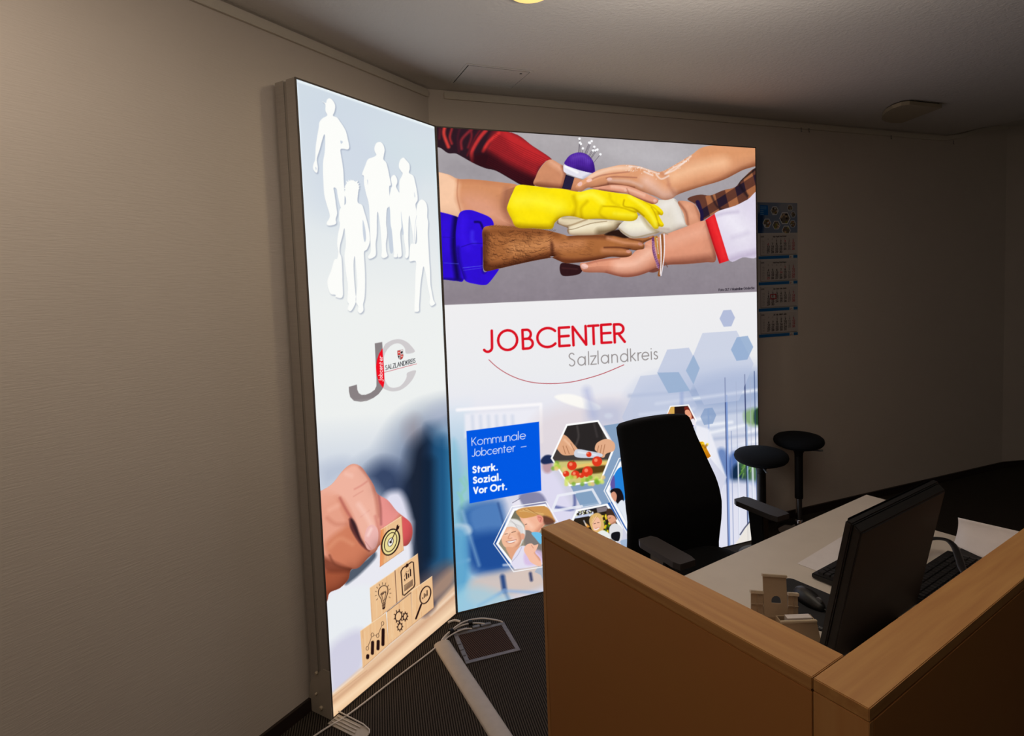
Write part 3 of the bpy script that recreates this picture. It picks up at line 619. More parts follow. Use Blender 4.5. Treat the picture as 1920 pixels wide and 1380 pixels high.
    A.part([(866, 292), (960, 305), (1030, 322), (1028, 340), (960, 348), (860, 340)], (206, 212, 224), [(((880, 310), (990, 328)), 3, (236, 240, 246), 3, .8)])
    for (x, y), r in [((947, 325), 5), ((1000, 370), 9.5), ((838, 396), 9), ((938, 436), 10), ((860, 455), 8), ((800, 450), 6), ((900, 460), 5)]:
        A.dot((x, y), r, (222, 56, 30), 1.4); A.dot((x-8, y-8), r*.35, (250, 160, 120), 2, .8)
    A.line([(820, 365), (850, 372), (845, 360)], 1, (70, 110, 30), 1)
    for k in range(30):
        x = rg.uniform(710, 1040); y = rg.uniform(470, 520) if x > 800 else rg.uniform(370, 440)
        A.dot((x, y), 4, rg.choice([(170, 206, 70), (214, 226, 110), (240, 200, 120), (120, 170, 50)]), 3, .8)
    A.clip()
    A.fr(0, 0, 1)
    # picture: elderly woman and carer
    ring(f8((335, 898), (450, 660), (672, 628), (790, 830), (700, 1040), (465, 1078)), 1.6)
    Ho = f8((350, 898), (460, 672), (668, 642), (775, 835), (690, 1025), (472, 1062))
    A.shape(Ho, (252, 252, 254), 1, sm=False)
    Hi = f8((366, 898), (470, 686), (662, 655), (760, 836), (680, 1010), (482, 1046))
    A.clip(Hi, sm=False); A.shape(Hi, (150, 142, 120), 1, sm=False)
    A.fr(860, 900, 5.52)
    A.shape([(540, 290), (640, 300), (700, 420), (560, 420), (500, 420)], (120, 116, 96), 8); A.shape([(700, 500), (800, 560), (860, 640), (860, 760), (700, 700)], (128, 120, 116), 5)
    A.shape([(480, 430), (540, 408), (620, 420), (680, 480), (697, 560), (670, 640), (620, 700), (500, 600)], (232, 230, 228), 3)
    for k in range(14): A.line([(500+k*12, 430+k*4), (540+k*10, 420+k*8), (600+k*6, 470+k*16)], .6, (186, 182, 182), .9, .6)
    A.part([(450, 600), (470, 520), (520, 490), (600, 500), (650, 560), (660, 620), (630, 690), (560, 715), (500, 705), (465, 670)], (240, 186, 154), [(((500, 560), (540, 530)), 6, (252, 214, 190), 6, .8), (((560, 600), (600, 640)), 5, (250, 200, 178), 5, .8)], [(((630, 560), (650, 640), (590, 710)), 4, (190, 126, 98), 6, .8)])
    A.line([(484, 566), (512, 560)], 1, (90, 60, 50), 1); A.line([(556, 548), (596, 538)], 1, (90, 60, 50), 1); A.line([(540, 560), (520, 610), (560, 605)], 1, (190, 120, 96), 1.4, .8)
    A.shape([(500, 640), (550, 636), (600, 622), (580, 645), (530, 655)], (250, 246, 240), .8); A.line([(498, 640), (550, 634), (604, 622)], .9, (160, 70, 60), 1); A.line([(505, 648), (545, 660), (585, 645)], .8, (176, 84, 70), 1)
    A.shape([(655, 560), (690, 570), (680, 620), (655, 610)], (232, 168, 140), 1.2)
    A.shape([(500, 700), (600, 700), (640, 680), (600, 780), (560, 830), (520, 760)], (226, 164, 130), 2)
    A.shape([(560, 830), (650, 690), (760, 720), (860, 800), (860, 880), (600, 920)], (226, 222, 240), 2); A.shape([(700, 740), (860, 740), (860, 860), (700, 880)], (214, 186, 226), 5, .8)
    A.line([(560, 850), (620, 780), (660, 700)], 1, (170, 168, 190), 1.4, .8)
    A.part([(640, 370), (740, 360), (860, 360), (1000, 430), (900, 470), (830, 560), (800, 570), (740, 530), (690, 520), (690, 480), (650, 420)], (242, 182, 152), [(((700, 430), (760, 490)), 9, (252, 208, 184), 8, .7)], [(((800, 560), (880, 470)), 6, (196, 128, 104), 7, .7)])
    A.shape([(600, 340), (650, 300), (800, 280), (920, 290), (990, 400), (1000, 440), (900, 440), (860, 370), (760, 390), (660, 400)], (206, 150, 84), 1.5)
    for k in range(20): A.line([(610+k*6, 340-k*2+rg.uniform(-3, 3)), (720+k*6, 330+k*2), (860+k*5, 340+k*4)], .9, rg.choice([(244, 206, 140), (150, 98, 50), (228, 178, 108)]), 1, .6)
    A.shape([(880, 380), (960, 400), (1000, 450), (900, 470)], (92, 54, 44), 4, .9)
    A.part([(815, 375), (850, 372), (880, 400), (875, 440), (850, 450), (825, 420)], (232, 150, 130), [], [(((830, 390), (860, 400), (850, 435)), 1.2, (180, 90, 76), 1.2, .8)])
    A.line([(694, 468), (712, 462)], 1, (70, 44, 36), 1)
    A.shape([(760, 550), (860, 560), (860, 670), (800, 610)], (110, 190, 232), 1.5)
    A.part([(690, 700), (720, 670), (760, 662), (790, 680), (830, 672), (815, 720), (800, 760), (850, 820), (860, 900), (760, 860), (720, 800), (685, 740)], (244, 190, 164), [], [(((800, 760), (850, 830)), 3, (196, 130, 104), 4, .7), (((760, 680), (780, 710)), .8, (180, 110, 88), 1, .8)])
    A.clip(); A.fr(0, 0, 1)
    # picture: market couple
    Hi = f8((862, 735), (870, 690), (1070, 645), (1170, 800), (1130, 890), (1100, 870))
    Ho = f8((830, 760), (866, 682), (1068, 642), (1168, 800), (1125, 900), (1000, 900))
    A.shape(Ho, (252, 252, 252), 1, sm=False)
    Hi = f8((846, 760), (876, 692), (1060, 656), (1152, 802), (1116, 900), (1000, 900))
    A.clip(Hi, sm=False); A.shape(Hi, (40, 32, 24), 1, sm=False)
    A.fr(860, 900, 5.52)
    A.shape([(1180, 290), (1560, 240), (1570, 300), (1190, 340)], (24, 26, 40), 1.5, sm=False); A.shape([(1190, 385), (1400, 350), (1400, 375), (1190, 410)], (196, 204, 230), 1, sm=False)
    for k in range(24): A.dot((rg.uniform(1210, 1400), rg.uniform(310, 380)), 1.6, rg.choice([(240, 240, 250), (190, 200, 230), (220, 226, 180)]), 1.2, .9)
    A.shape([(1430, 300), (1540, 280), (1545, 330), (1440, 350)], (130, 120, 124), 1.4, sm=False)
    for k in range(46): A.dot((rg.uniform(1480, 1570), rg.uniform(370, 560)), 2.2, rg.choice([(240, 204, 20), (70, 110, 30), (40, 30, 10), (250, 220, 60)]), 1.4, .9)
    A.shape([(1355, 430), (1375, 380), (1430, 350), (1480, 370), (1500, 430), (1510, 500), (1470, 560), (1400, 540), (1370, 490)], (222, 180, 110), 1.4)
    A.part([(1385, 440), (1410, 395), (1450, 400), (1475, 450), (1470, 500), (1430, 535), (1400, 520)], (242, 188, 158), [], [(((1405, 515), (1460, 500)), .9, (190, 90, 80), 1, .9)])
    A.line([(1405, 515), (1430, 520), (1455, 506)], 1.4, (252, 246, 242), 1); A.line([(1404, 462), (1420, 458)], .9, (60, 40, 34), 1); A.line([(1440, 452), (1458, 450)], .9, (60, 40, 34), 1)
    for k in range(10): A.line([(1375+k*8, 400-k*3), (1362+k*3, 460)], .7, rg.choice([(244, 214, 150), (170, 124, 66)]), .9, .6)
    A.shape([(1440, 560), (1500, 530), (1570, 570), (1600, 620), (1500, 600)], (232, 236, 232), 1.4); A.shape([(1310, 450), (1360, 490), (1330, 500)], (220, 150, 60), 2)
    A.line([(1300, 430), (1325, 480)], 2, (240, 240, 250), 2, .8)
    A.shape([(1535, 320), (1580, 310), (1620, 370), (1640, 420), (1590, 400), (1540, 400)], (66, 46, 36), 1.5)
    A.part([(1545, 380), (1590, 375), (1625, 400), (1630, 450), (1600, 475), (1565, 455), (1548, 420)], (222, 160, 128), [], [(((1580, 470), (1630, 440)), 2, (130, 84, 66), 3, .7)])
    A.line([(1556, 405), (1575, 402)], .9, (60, 40, 34), 1)
    A.shape([(1565, 500), (1630, 460), (1700, 520), (1680, 640), (1580, 620)], (222, 222, 226), 1.4); A.shape([(1590, 560), (1670, 550), (1660, 640), (1590, 620)], (20, 20, 26), 1.2)
    A.clip(); A.fr(0, 0, 1)
    # large ring hexagon with woman, mostly behind the chair
    A.shape(f8((1062, 560), (1150, 370), (1420, 330), (1500, 560), (1400, 860), (1200, 820)), (206, 216, 232), 1, sm=False)
    ring(f8((1046, 560), (1142, 352), (1420, 300), (1520, 560), (1400, 880), (1198, 840)), 1.6)
    ring(f8((1066, 560), (1152, 380), (1420, 330), (1500, 560), (1400, 850), (1196, 795)), 4.6)
    A.shape(f8((1120, 440), (1170, 420), (1180, 620), (1090, 560)), (36, 130, 216), 1.4); A.shape(f8((1085, 520), (1110, 460), (1115, 560)), (96, 84, 160), 2)
    A.shape(f8((1085, 565), (1110, 545), (1150, 550), (1172, 600), (1165, 650), (1130, 640), (1110, 600)), (24, 18, 24), 1.2)
    A.shape(f8((1090, 580), (1110, 565), (1128, 590), (1120, 630), (1100, 610)), (214, 150, 124), 1.2)
    A.shape(f8((1130, 660), (1165, 620), (1200, 700), (1205, 790), (1160, 700)), (226, 232, 242), 1.5)
    # picture above the chair and yellow picture
    P1 = f7((480, 910), (512, 828), (655, 818), (716, 938), (690, 1010), (560, 1010))
    A.shape(P1, (252, 252, 252), 1, sm=False)
    Pi = f7((486, 910), (518, 836), (648, 827), (704, 938), (684, 1000), (560, 1000)); A.clip(Pi, sm=False); A.shape(Pi, (36, 22, 20), 1, sm=False)
    A.fr(1130, 560, 4.06)
    A.shape([(490, 830), (546, 830), (546, 910), (490, 910)], (216, 170, 84), 1.2, sm=False); A.dot((504, 885), 3, (226, 160, 120), 2)
    A.shape([(620, 840), (660, 838), (690, 900), (700, 950), (670, 960), (640, 900)], (120, 40, 28), 2)
    A.part([(625, 870), (650, 858), (672, 885), (676, 925), (655, 945), (638, 920)], (232, 158, 124), [], [(((640, 915), (664, 905)), .9, (250, 240, 230), 1, .9)])
    A.shape([(655, 950), (690, 925), (710, 960), (690, 1000), (660, 990)], (236, 232, 240), 1.6); A.line([(670, 985), (690, 980)], 2, (60, 70, 160), 1.2)
    A.clip(); A.fr(0, 0, 1)
    P2 = f7((650, 1110), (690, 1098), (768, 1092), (830, 1210), (806, 1236), (700, 1236))
    A.shape(P2, (248, 246, 246), 1.2, sm=False)
    A.grad(f7((650, 1110), (690, 1104), (764, 1100), (824, 1212), (802, 1228), (700, 1228)), (1300, 830), (236, 186, 20), (1330, 862), (190, 110, 10), sm=False)
    for k in range(12): A.dot((rg.uniform(1304, 1328), rg.uniform(834, 858)), 2.4, rg.choice([(250, 214, 40), (150, 96, 16)]), 2, .7)
    # slanted cream floor bit
    A.shape([(1378, 1024), (1392, 1003), (1397, 993), (1410, 974), (1424, 968), (1424, 1040), (1370, 1040)], (236, 230, 220), 1.4, .9, sm=False); A.line([(1388, 1005), (1396, 993), (1410, 976)], 2.2, (60, 64, 90), 1.6, .9, sm=False)
    # blue square with the slogan
    A.fr(830, 760, 3.45)
    A.shape([(155, 171), (624, 112), (641, 557), (178, 638)], (0, 88, 226), 1, sm=False)
    A.fr(830, 560, 3.45)
    A.text('Kommunale', [(192, 955), (538, 912), (536, 861), (190, 905)], 1.15, (238, 242, 252), .9, track=.17)
    A.text('Jobcenter', [(192, 1026), (470, 993), (469, 943), (194, 978)], 1.15, (238, 242, 252), .9, track=.17)
    A.line([(509, 966), (542, 961)], 1.1, (238, 242, 252), .9)
    for t, qd in [('Stark.', [(200, 1130), (356, 1112), (355, 1072), (199, 1092)]), ('Sozial.', [(204, 1197), (378, 1177), (376, 1137), (203, 1160)]), ('Vor Ort.', [(207, 1264), (416, 1237), (414, 1198), (206, 1227)])]:
        A.text(t, qd, 2.9, (250, 252, 255), .9, track=.3)
    # logo lettering
    A.fr(880, 590, 5.053)
    # letters placed one by one along the rising baseline
    for ch, qd in [('J', [(134, 362), (214, 358), (210, 160), (130, 164)]), ('O', [(273, 347), (453, 340), (449, 153), (268, 161)]), ('B', [(508, 333), (601, 327), (592, 150), (500, 155)]), ('C', [(644, 322), (808, 314), (802, 135), (640, 141)]),
                   ('E', [(852, 309), (947, 303), (942, 130), (846, 136)]), ('N', [(985, 302), (1105, 296), (1098, 120), (976, 126)]), ('T', [(1130, 292), (1226, 288), (1218, 114), (1124, 120)]), ('E', [(1252, 280), (1342, 275), (1337, 104), (1246, 110)]), ('R', [(1376, 276), (1470, 270), (1462, 102), (1368, 106)])]:
        A.text(ch, qd, 4.9, (216, 16, 34), .9)
    xs = [('S', 945, 998), ('a', 1028, 1098), ('l', 1130, 1132), ('z', 1150, 1202), ('l', 1220, 1222), ('a', 1250, 1318), ('n', 1350, 1402), ('d', 1432, 1500), ('k', 1528, 1574), ('r', 1598, 1626), ('e', 1636, 1700), ('i', 1724, 1726), ('s', 1750, 1782)]
    for ch, x0, x1 in xs:
        by = lambda x: 500-(x-945)*.0795; H = 122-(x0-945)*.018
        A.text(ch, [(x0, by(x0)), (x1+.01, by(x1)), (x1-4, by(x1)-H), (x0-4, by(x0)-H)], 2.0, (148, 142, 142), .9)
    A.line([(184, 436), (260, 505), (360, 570), (480, 622), (620, 655), (790, 664), (960, 650), (1120, 615), (1280, 565), (1462, 489)], 1.3, (176, 40, 52), .9)
    A.fr(0, 0, 1)

def paint_left(A):
    rg = random.Random(3)
    A.fr(0, 0, 1)
    A.grad([(540, 120), (900, 120), (900, 1400), (540, 1400)], (0, 200), (207, 218, 228), (0, 560), (236, 239, 238), sm=False)
    A.shape([(600, 200), (700, 240), (760, 330), (700, 400), (600, 380), (580, 280)], (204, 214, 228), 80, .7)
    A.shape([(700, 240), (820, 280), (820, 330), (740, 310)], (208, 222, 228), 40, .5)
    A.line([(562, 152), (600, 164), (812, 240)], 3.4, (244, 252, 253), 5, .9, sm=False); A.line([(560, 160), (583, 620)], 3, (236, 248, 252), 5, .6, sm=False); A.line([(812, 250), (833, 620)], 4, (214, 232, 240), 6, .6, sm=False)
    A.fr(500, 130, 2.816)
    man = [(300, 168), (318, 174), (322, 160), (335, 151), (352, 162), (365, 188), (362, 218), (354, 240), (375, 250), (390, 270), (407, 295), (421, 322), (430, 358), (438, 400), (430, 413), (410, 410), (393, 412), (395, 440), (402, 480), (408, 530), (410, 580), (414, 640), (412, 700), (400, 715), (390, 700), (378, 650), (372, 615), (357, 608), (362, 640), (370, 700), (375, 740), (368, 768), (369, 792), (345, 801), (325, 799), (321, 786), (335, 762), (335, 740), (320, 690), (308, 640), (303, 560), (302, 480), (311, 420), (313, 350), (308, 335), (296, 370), (285, 410), (275, 440), (270, 465), (275, 500), (272, 528), (260, 524), (250, 505), (254, 480), (261, 460), (264, 400), (271, 350), (280, 300), (284, 272), (300, 252), (324, 238), (315, 215), (314, 182)]
    hair = []
    for i in range(26):
        t = math.pi*1.15*i/25+math.pi*.95; r = 38+(i % 2)*8*((i*7) % 5)/3.2
        hair.append((452+r*math.cos(t)*.95, 612+r*math.sin(t)*1.05))
    boy = [(420, 690), (420, 662), (410, 640)]+hair+[(484, 640), (482, 684), (505, 700), (515, 730), (530, 780), (543, 840), (545, 890), (531, 928), (515, 943), (518, 1000), (521, 1060), (521, 1130), (518, 1180), (511, 1212), (512, 1245), (496, 1259), (483, 1247), (485, 1222), (472, 1196), (476, 1150), (480, 1100), (472, 1010), (467, 962), (461, 1000), (464, 1080), (470, 1150), (474, 1190), (462, 1225), (446, 1246), (430, 1236), (436, 1210), (428, 1190), (431, 1120), (420, 1040), (413, 960), (420, 900), (415, 830), (411, 820), (402, 860), (391, 900), (388, 940), (397, 965), (401, 1010), (403, 1090), (403, 1171), (368, 1171), (366, 1160), (338, 1150), (324, 1090), (345, 1030), (360, 980), (375, 972), (381, 940), (375, 900), (379, 850), (389, 800), (385, 770), (388, 722), (408, 700)]
    dad = [(569, 405), (580, 383), (600, 379), (615, 394), (622, 420), (618, 445), (616, 468), (630, 485), (640, 520), (648, 560), (655, 600), (646, 612), (650, 700), (636, 720), (632, 750), (631, 800), (636, 850), (630, 900), (632, 940), (638, 966), (618, 976), (606, 966), (608, 940), (605, 880), (598, 800), (588, 738), (583, 760), (582, 850), (576, 900), (578, 950), (570, 968), (545, 978), (536, 966), (550, 940), (548, 880), (545, 800), (540, 700), (525, 640), (515, 590), (514, 552), (505, 540), (520, 500), (535, 466), (560, 456), (578, 445), (570, 425)]
    kid = [(655, 570), (662, 553), (675, 550), (687, 570), (688, 590), (682, 608), (692, 630), (702, 650), (705, 700), (712, 760), (713, 810), (705, 850), (710, 920), (712, 966), (694, 973), (690, 955), (688, 973), (670, 971), (672, 950), (665, 900), (660, 830), (651, 800), (650, 740), (645, 680), (655, 620), (661, 604)]
    mum = [(697, 490), (705, 470), (720, 461), (735, 475), (751, 495), (753, 520), (750, 540), (772, 556), (782, 590), (792, 640), (795, 680), (784, 702), (789, 740), (790, 800), (784, 900), (772, 915), (770, 860), (760, 800), (752, 760), (748, 800), (747, 880), (750, 940), (748, 970), (738, 980), (730, 971), (733, 945), (724, 880), (716, 800), (706, 740), (700, 680), (699, 620), (700, 580), (716, 545), (708, 530), (697, 512)]
    teen = [(790, 720), (800, 690), (818, 678), (838, 694), (846, 725), (846, 770), (851, 800), (849, 850), (852, 900), (855, 950), (858, 1000), (862, 1050), (865, 1120), (872, 1160), (880, 1200), (889, 1220), (870, 1231), (860, 1216), (862, 1190), (850, 1130), (840, 1070), (828, 1025), (820, 1060), (812, 1120), (808, 1180), (805, 1228), (804, 1256), (785, 1259), (780, 1245), (783, 1150), (785, 1060), (787, 998), (755, 996), (753, 965), (760, 908), (790, 904), (792, 860), (789, 800), (788, 750)]
    for P in (man, boy, dad, kid, mum, teen):
        A.shape([(x+4, y+5) for x, y in P], (140, 150, 172), 4, .7)
    wh = (250, 251, 248)
    for P in (man, boy, dad, kid, mum, teen): A.shape(P, wh, 1.1)
    for P in ([(392, 368), (405, 374), (396, 384)], [(508, 776), (520, 815), (526, 870), (518, 890), (510, 850)], [(262, 500), (268, 505), (266, 515)], [(640, 722), (650, 722), (654, 800), (662, 850), (668, 940), (650, 940), (638, 800)], [(531, 570), (535, 575), (534, 595)], [(777, 640), (782, 660), (779, 665)], [(708, 738), (716, 800), (722, 850), (714, 850)]):
        A.shape(P, (196, 206, 220), 1.2, .9)
    A.line([(776, 905), (784, 800), (790, 760)], .8, (200, 208, 220), .9, .8)
    # JC logo
    A.fr(640, 610, 9.2)
    A.shape([(745, 262), (800, 208), (900, 165), (1010, 158), (1120, 200), (1200, 270), (1270, 380), (1125, 408), (1100, 320), (1050, 257), (980, 228), (900, 242), (830, 290), (770, 370), (742, 450), (738, 560), (748, 700), (752, 820), (765, 862), (800, 930), (850, 975), (930, 986), (1020, 960), (1090, 890), (1130, 812), (1145, 735), (1288, 700), (1262, 800), (1205, 890), (1120, 972), (1020, 1030), (900, 1048), (800, 1025), (720, 970), (680, 800), (690, 450)], (206, 202, 204), .9)
    A.shape([(580, 215), (708, 197), (716, 300), (732, 600), (746, 870), (738, 950), (712, 1004), (650, 1085), (555, 1152), (450, 1195), (340, 1208), (225, 1188), (160, 1120), (140, 1030), (136, 945), (275, 910), (282, 1000), (308, 1058), (355, 1090), (425, 1090), (510, 1060), (580, 1010), (610, 950), (612, 850), (600, 600), (590, 400)], (136, 128, 130), .9, sm=False)
    A.shape([(715, 300), (655, 395), (618, 500), (602, 620), (615, 760), (652, 885), (726, 985), (745, 900), (748, 820), (735, 600), (724, 450)], (238, 10, 32), .9, sm=False)
    for i, ch in enumerate('Jobcenter'):
        y = 870-i*50.5; x = 714
        hh = 62 if ch in 'Jb' else 58
        w_ = {'J': 26, 't': 22, 'r': 24}.get(ch, 34)
        A.text(ch, [(x+(18 if ch == 'J' else 0), y), (x+(18 if ch == 'J' else 0), y-w_), (x-hh, y-w_-4), (x-hh, y-4)], 1, (252, 248, 248), .8)
    A.text('SALZLANDKREIS', [(766, 678), (1278, 566), (1278, 492), (764, 600)], .95, (40, 40, 46), .8, track=.22)
    A.line([(750, 717), (1303, 587)], .8, (190, 30, 50), .8, sm=False)
    A.shape([(970, 352), (1068, 338), (1074, 440), (1062, 485), (1030, 510), (990, 490), (974, 440)], (120, 60, 60), .8, sm=False)
    A.shape([(974, 356), (1020, 350), (1024, 424), (978, 430)], (206, 50, 46), .7, sm=False); A.shape([(1022, 350), (1066, 342), (1070, 415), (1026, 422)], (232, 230, 230), .7, sm=False)
    A.shape([(976, 430), (1022, 426), (1020, 500), (990, 484)], (236, 234, 232), .7, sm=False); A.shape([(1026, 426), (1070, 418), (1064, 474), (1032, 500)], (204, 54, 48), .7, sm=False)
    A.shape([(1030, 372), (1060, 366), (1058, 395), (1044, 408), (1032, 396)], (20, 20, 24), .7); A.shape([(985, 440), (1010, 438), (1004, 470), (1012, 490), (990, 470)], (24, 22, 26), .7); A.dot((998, 385), 1.4, (240, 200, 190), .8); A.dot((1048, 452), 1.4, (240, 200, 190), .8)
    # blurred suit, hand and wooden cubes
    A.fr(560, 600, 3.45)
    A.grad([(60, 560), (1100, 480), (1100, 1500), (60, 1500)], (0, 560), (236, 239, 238), (0, 900), (206, 214, 226), 40, 1, sm=False)
    A.shape([(640, 700), (720, 620), (860, 560), (1020, 560), (1060, 800), (1060, 1800), (760, 1800), (640, 1400), (600, 1100), (480, 1040), (420, 940), (540, 860)], (120, 136, 164), 70, .95)
    A.shape([(700, 640), (760, 600), (800, 700), (760, 780), (700, 730)], (150, 140, 146), 30, .6)
    A.shape([(730, 800), (800, 720), (880, 700), (1060, 700), (1060, 1800), (780, 1800), (700, 1250), (640, 1060), (700, 940)], (22, 32, 50), 34, .97)
    A.grad([(840, 660), (1100, 600), (1100, 2100), (860, 2000), (820, 1400)], (830, 0), (20, 50, 84), (990, 0), (54, 130, 176), 26, .95, sm=False)
    A.shape([(880, 560), (1060, 540), (1060, 760), (900, 720)], (176, 184, 206), 40, .7)
    A.line([(930, 760), (950, 1500), (940, 1750)], 14, (18, 70, 116), 26, .7); A.line([(845, 900), (850, 1500)], 16, (8, 22, 40), 26, .7)
    A.shape([(440, 960), (540, 880), (660, 940), (680, 1100), (560, 1120), (470, 1020)], (40, 56, 90), 36, .85)
    A.shape([(150, 900), (300, 860), (340, 930), (200, 1030), (150, 1010)], (176, 186, 206), 30, .7)
    # white shirt / paper
    A.shape([(560, 1110), (640, 1072), (690, 1120), (730, 1250), (740, 1330), (700, 1700), (640, 1800), (560, 1700), (560, 1300)], (226, 224, 240), 16, .97)
    A.fr(560, 840, 2.556)
    A.shape([(140, 660), (260, 600), (400, 440), (520, 420), (545, 520), (520, 620), (360, 720), (300, 900), (150, 960)], (232, 232, 240), 12, 1)
    A.shape([(138, 690), (350, 640), (350, 800), (300, 860), (150, 960)], (232, 236, 240), 14)
    A.shape([(150, 930), (300, 850), (310, 1040), (170, 1160), (150, 1100)], (206, 204, 224), 20, .9)
    A.shape([(590, 620), (740, 540), (760, 700), (650, 760), (600, 700)], (110, 90, 90), 26, .8); A.shape([(640, 660), (750, 560), (752, 640), (660, 720)], (176, 142, 120), 16, .8)
    # table
    A.shape([(235, 575), (262, 545), (330, 505), (365, 470), (372, 500), (310, 565), (262, 605), (225, 625)], (62, 74, 92), 6, .9)
    A.grad([(150, 1165), (300, 1040), (660, 745), (760, 640), (800, 640), (800, 900), (160, 1300)], (400, 860), (222, 186, 156), (520, 1080), (240, 200, 156), 8, 1, sm=False)
    for p, c, w in [(((160, 1160), (310, 1042)), (248, 228, 206), 2), (((160, 1176), (330, 1050)), (196, 150, 118), 1), (((160, 1240), (420, 1040), (760, 760)), (252, 222, 186), 9), (((160, 1200), (420, 990), (760, 700)), (206, 160, 126), 6), (((180, 1270), (500, 1030), (760, 810)), (226, 176, 130), 5), (((640, 790), (752, 690)), (250, 226, 200), 4)]:
        A.line(p, w, c, w+1.5, .8, sm=False)
    A.shape([(580, 690), (650, 720), (660, 760), (600, 800)], (60, 50, 66), 10, .6)
    # hand
    h1 = [(100, 640), (100, 180), (160, 140), (220, 70), (260, 44), (300, 60), (340, 110), (365, 150), (385, 200), (420, 240), (470, 270), (495, 300), (540, 340), (550, 380), (535, 430), (510, 448), (440, 420), (400, 360), (395, 380), (375, 430), (340, 470), (310, 440), (290, 380), (255, 300), (240, 300), (250, 350), (300, 430), (330, 460), (365, 455), (335, 500), (290, 545), (250, 555), (240, 600), (200, 640), (150, 660), (140, 700)]
    h1 = [(30, 720), (30, 190), (95, 172), (160, 138), (215, 72), (258, 44), (300, 58), (335, 105), (362, 150), (380, 192), (430, 225), (470, 275), (498, 300), (540, 338), (550, 385), (538, 430), (508, 450), (440, 420), (392, 440), (372, 470), (335, 500), (290, 545), (252, 555), (240, 600), (200, 640), (150, 662), (136, 705), (90, 760)]
    A.shape(h1, (208, 126, 100)); A.clip(h1)
    A.shape([(95, 170), (220, 60), (290, 50), (360, 150), (385, 300), (390, 420), (340, 470), (290, 380), (240, 260), (190, 200), (120, 230)], (238, 178, 158), 14)
    A.shape([(100, 200), (180, 190), (215, 260), (240, 340), (190, 420), (110, 480)], (232, 164, 140), 16, .9)
    A.shape([(130, 420), (200, 360), (250, 340), (300, 420), (350, 460), (290, 545), (230, 550), (150, 480)], (206, 124, 92), 12, .9)
    A.shape([(120, 560), (250, 550), (240, 610), (140, 720)], (160, 82, 54), 10, .95); A.shape([(100, 480), (150, 500), (250, 556), (140, 560)], (120, 58, 40), 9, .8)
    A.shape([(250, 300), (275, 330), (300, 400), (330, 458), (290, 420), (250, 350)], (52, 28, 34), 4, .95)
    A.line([(200, 205), (228, 260), (252, 300)], 4, (176, 92, 82), 5, .8)
    A.shape([(385, 180), (440, 220), (490, 290), (400, 360), (395, 260)], (236, 150, 146), 8, .9); A.line([(385, 190), (395, 260), (398, 340)], 3, (150, 84, 84), 5, .8)
    A.shape([(500, 310), (545, 340), (550, 390), (530, 435), (505, 448)], (222, 86, 92), 7, .9)
    A.line([(300, 60), (345, 120), (372, 200), (388, 300)], 5, (186, 112, 100), 7, .6); A.line([(245, 310), (262, 360), (300, 430), (340, 466)], 3, (120, 60, 56), 4, .8); A.line([(150, 480), (180, 530), (250, 552)], 3, (120, 62, 44), 5, .8)
    A.line([(140, 300), (180, 330), (230, 330)], 5, (196, 118, 96), 9, .6); A.line([(190, 240), (150, 260)], 6, (248, 190, 168), 9, .5)
    A.line([(270, 165), (300, 150), (330, 130)], 2, (214, 132, 120), 4, .8); A.line([(265, 200), (310, 175)], 1.4, (210, 134, 120), 3, .6); A.line([(300, 300), (340, 270)], 1.4, (220, 150, 138), 3, .6); A.line([(230, 90), (255, 100)], 4, (250, 206, 192), 10, .6)
    A.line([(290, 240), (330, 300), (350, 340)], 8, (248, 202, 188), 9, .7); A.line([(150, 440), (200, 400), (260, 430)], 6, (224, 150, 116), 9, .7); A.line([(370, 300), (386, 380), (372, 430)], 4, (206, 120, 110), 6, .7)
    A.part([(318, 400), (330, 355), (355, 340), (380, 360), (385, 400), (375, 445), (350, 462), (328, 450)], (236, 182, 176), [(((335, 390), (350, 360)), 5, (250, 214, 208), 5, .8)], [(((322, 420), (350, 458)), 1.2, (200, 130, 126), 1.6, .8)])
    A.clip()
    A.vol(h1, 14, .4)
    # cubes
    A.fr(640, 950, 4.6)
    wood = (234, 190, 142); wl = (246, 214, 172); wd = (206, 150, 100)
    cubes = [
     [(345, 150), (525, 40), (545, 340), (338, 478)],
     [(250, 655), (465, 515), (487, 800), (268, 970)],
     [(465, 510), (668, 373), (690, 655), (487, 800)],
     [(168, 1030), (392, 880), (415, 1165), (190, 1360)],
     [(400, 872), (608, 716), (624, 1000), (415, 1165)],
     [(610, 700), (795, 575), (810, 855), (624, 1000)]]
    for i, P in enumerate(cubes):
        A.shape(P, wood, 1, sm=False); A.clip(P, sm=False)
        if i == 0: A.shape([(320, 200), (370, 150), (365, 480), (320, 480)], (232, 122, 60), 12, .8)
        for k in range(26):
            x = rg.uniform(P[0][0], P[1][0]); y = rg.uniform(P[1][1]-20, P[3][1])
            A.line([(x, y), (x+7, y+rg.uniform(80, 260))], rg.uniform(.5, 1.6), rg.choice([wl, wd, (240, 204, 160)]), 1.6, .4, sm=False)
        A.line([P[0], P[1]], 1.6, (254, 236, 206), 1.6, .9, sm=False); A.line([P[3], P[2]], 1, (150, 90, 56), 1.2, .8, sm=False); A.line([P[1], P[2]], .8, (170, 110, 70), 1.2, .7, sm=False)
        A.clip()
    A.line([(487, 800), (470, 515)], 1, (70, 34, 24), 1, .9, sm=False); A.line([(400, 874), (610, 716)], 1, (60, 30, 22), 1, .9, sm=False)
    K = (36, 16, 16)
    def ell(c, rx, ry, rot=0, n=28, a0=0, a1=360):
        o = []
        for i in range(n+1):
            t = math.radians(a0+(a1-a0)*i/n); x, y = rx*math.cos(t), ry*math.sin(t)
            o.append((c[0]+x*math.cos(rot)-y*math.sin(rot), c[1]+x*math.sin(rot)+y*math.cos(rot)))
        return o
    r0 = math.radians(18)
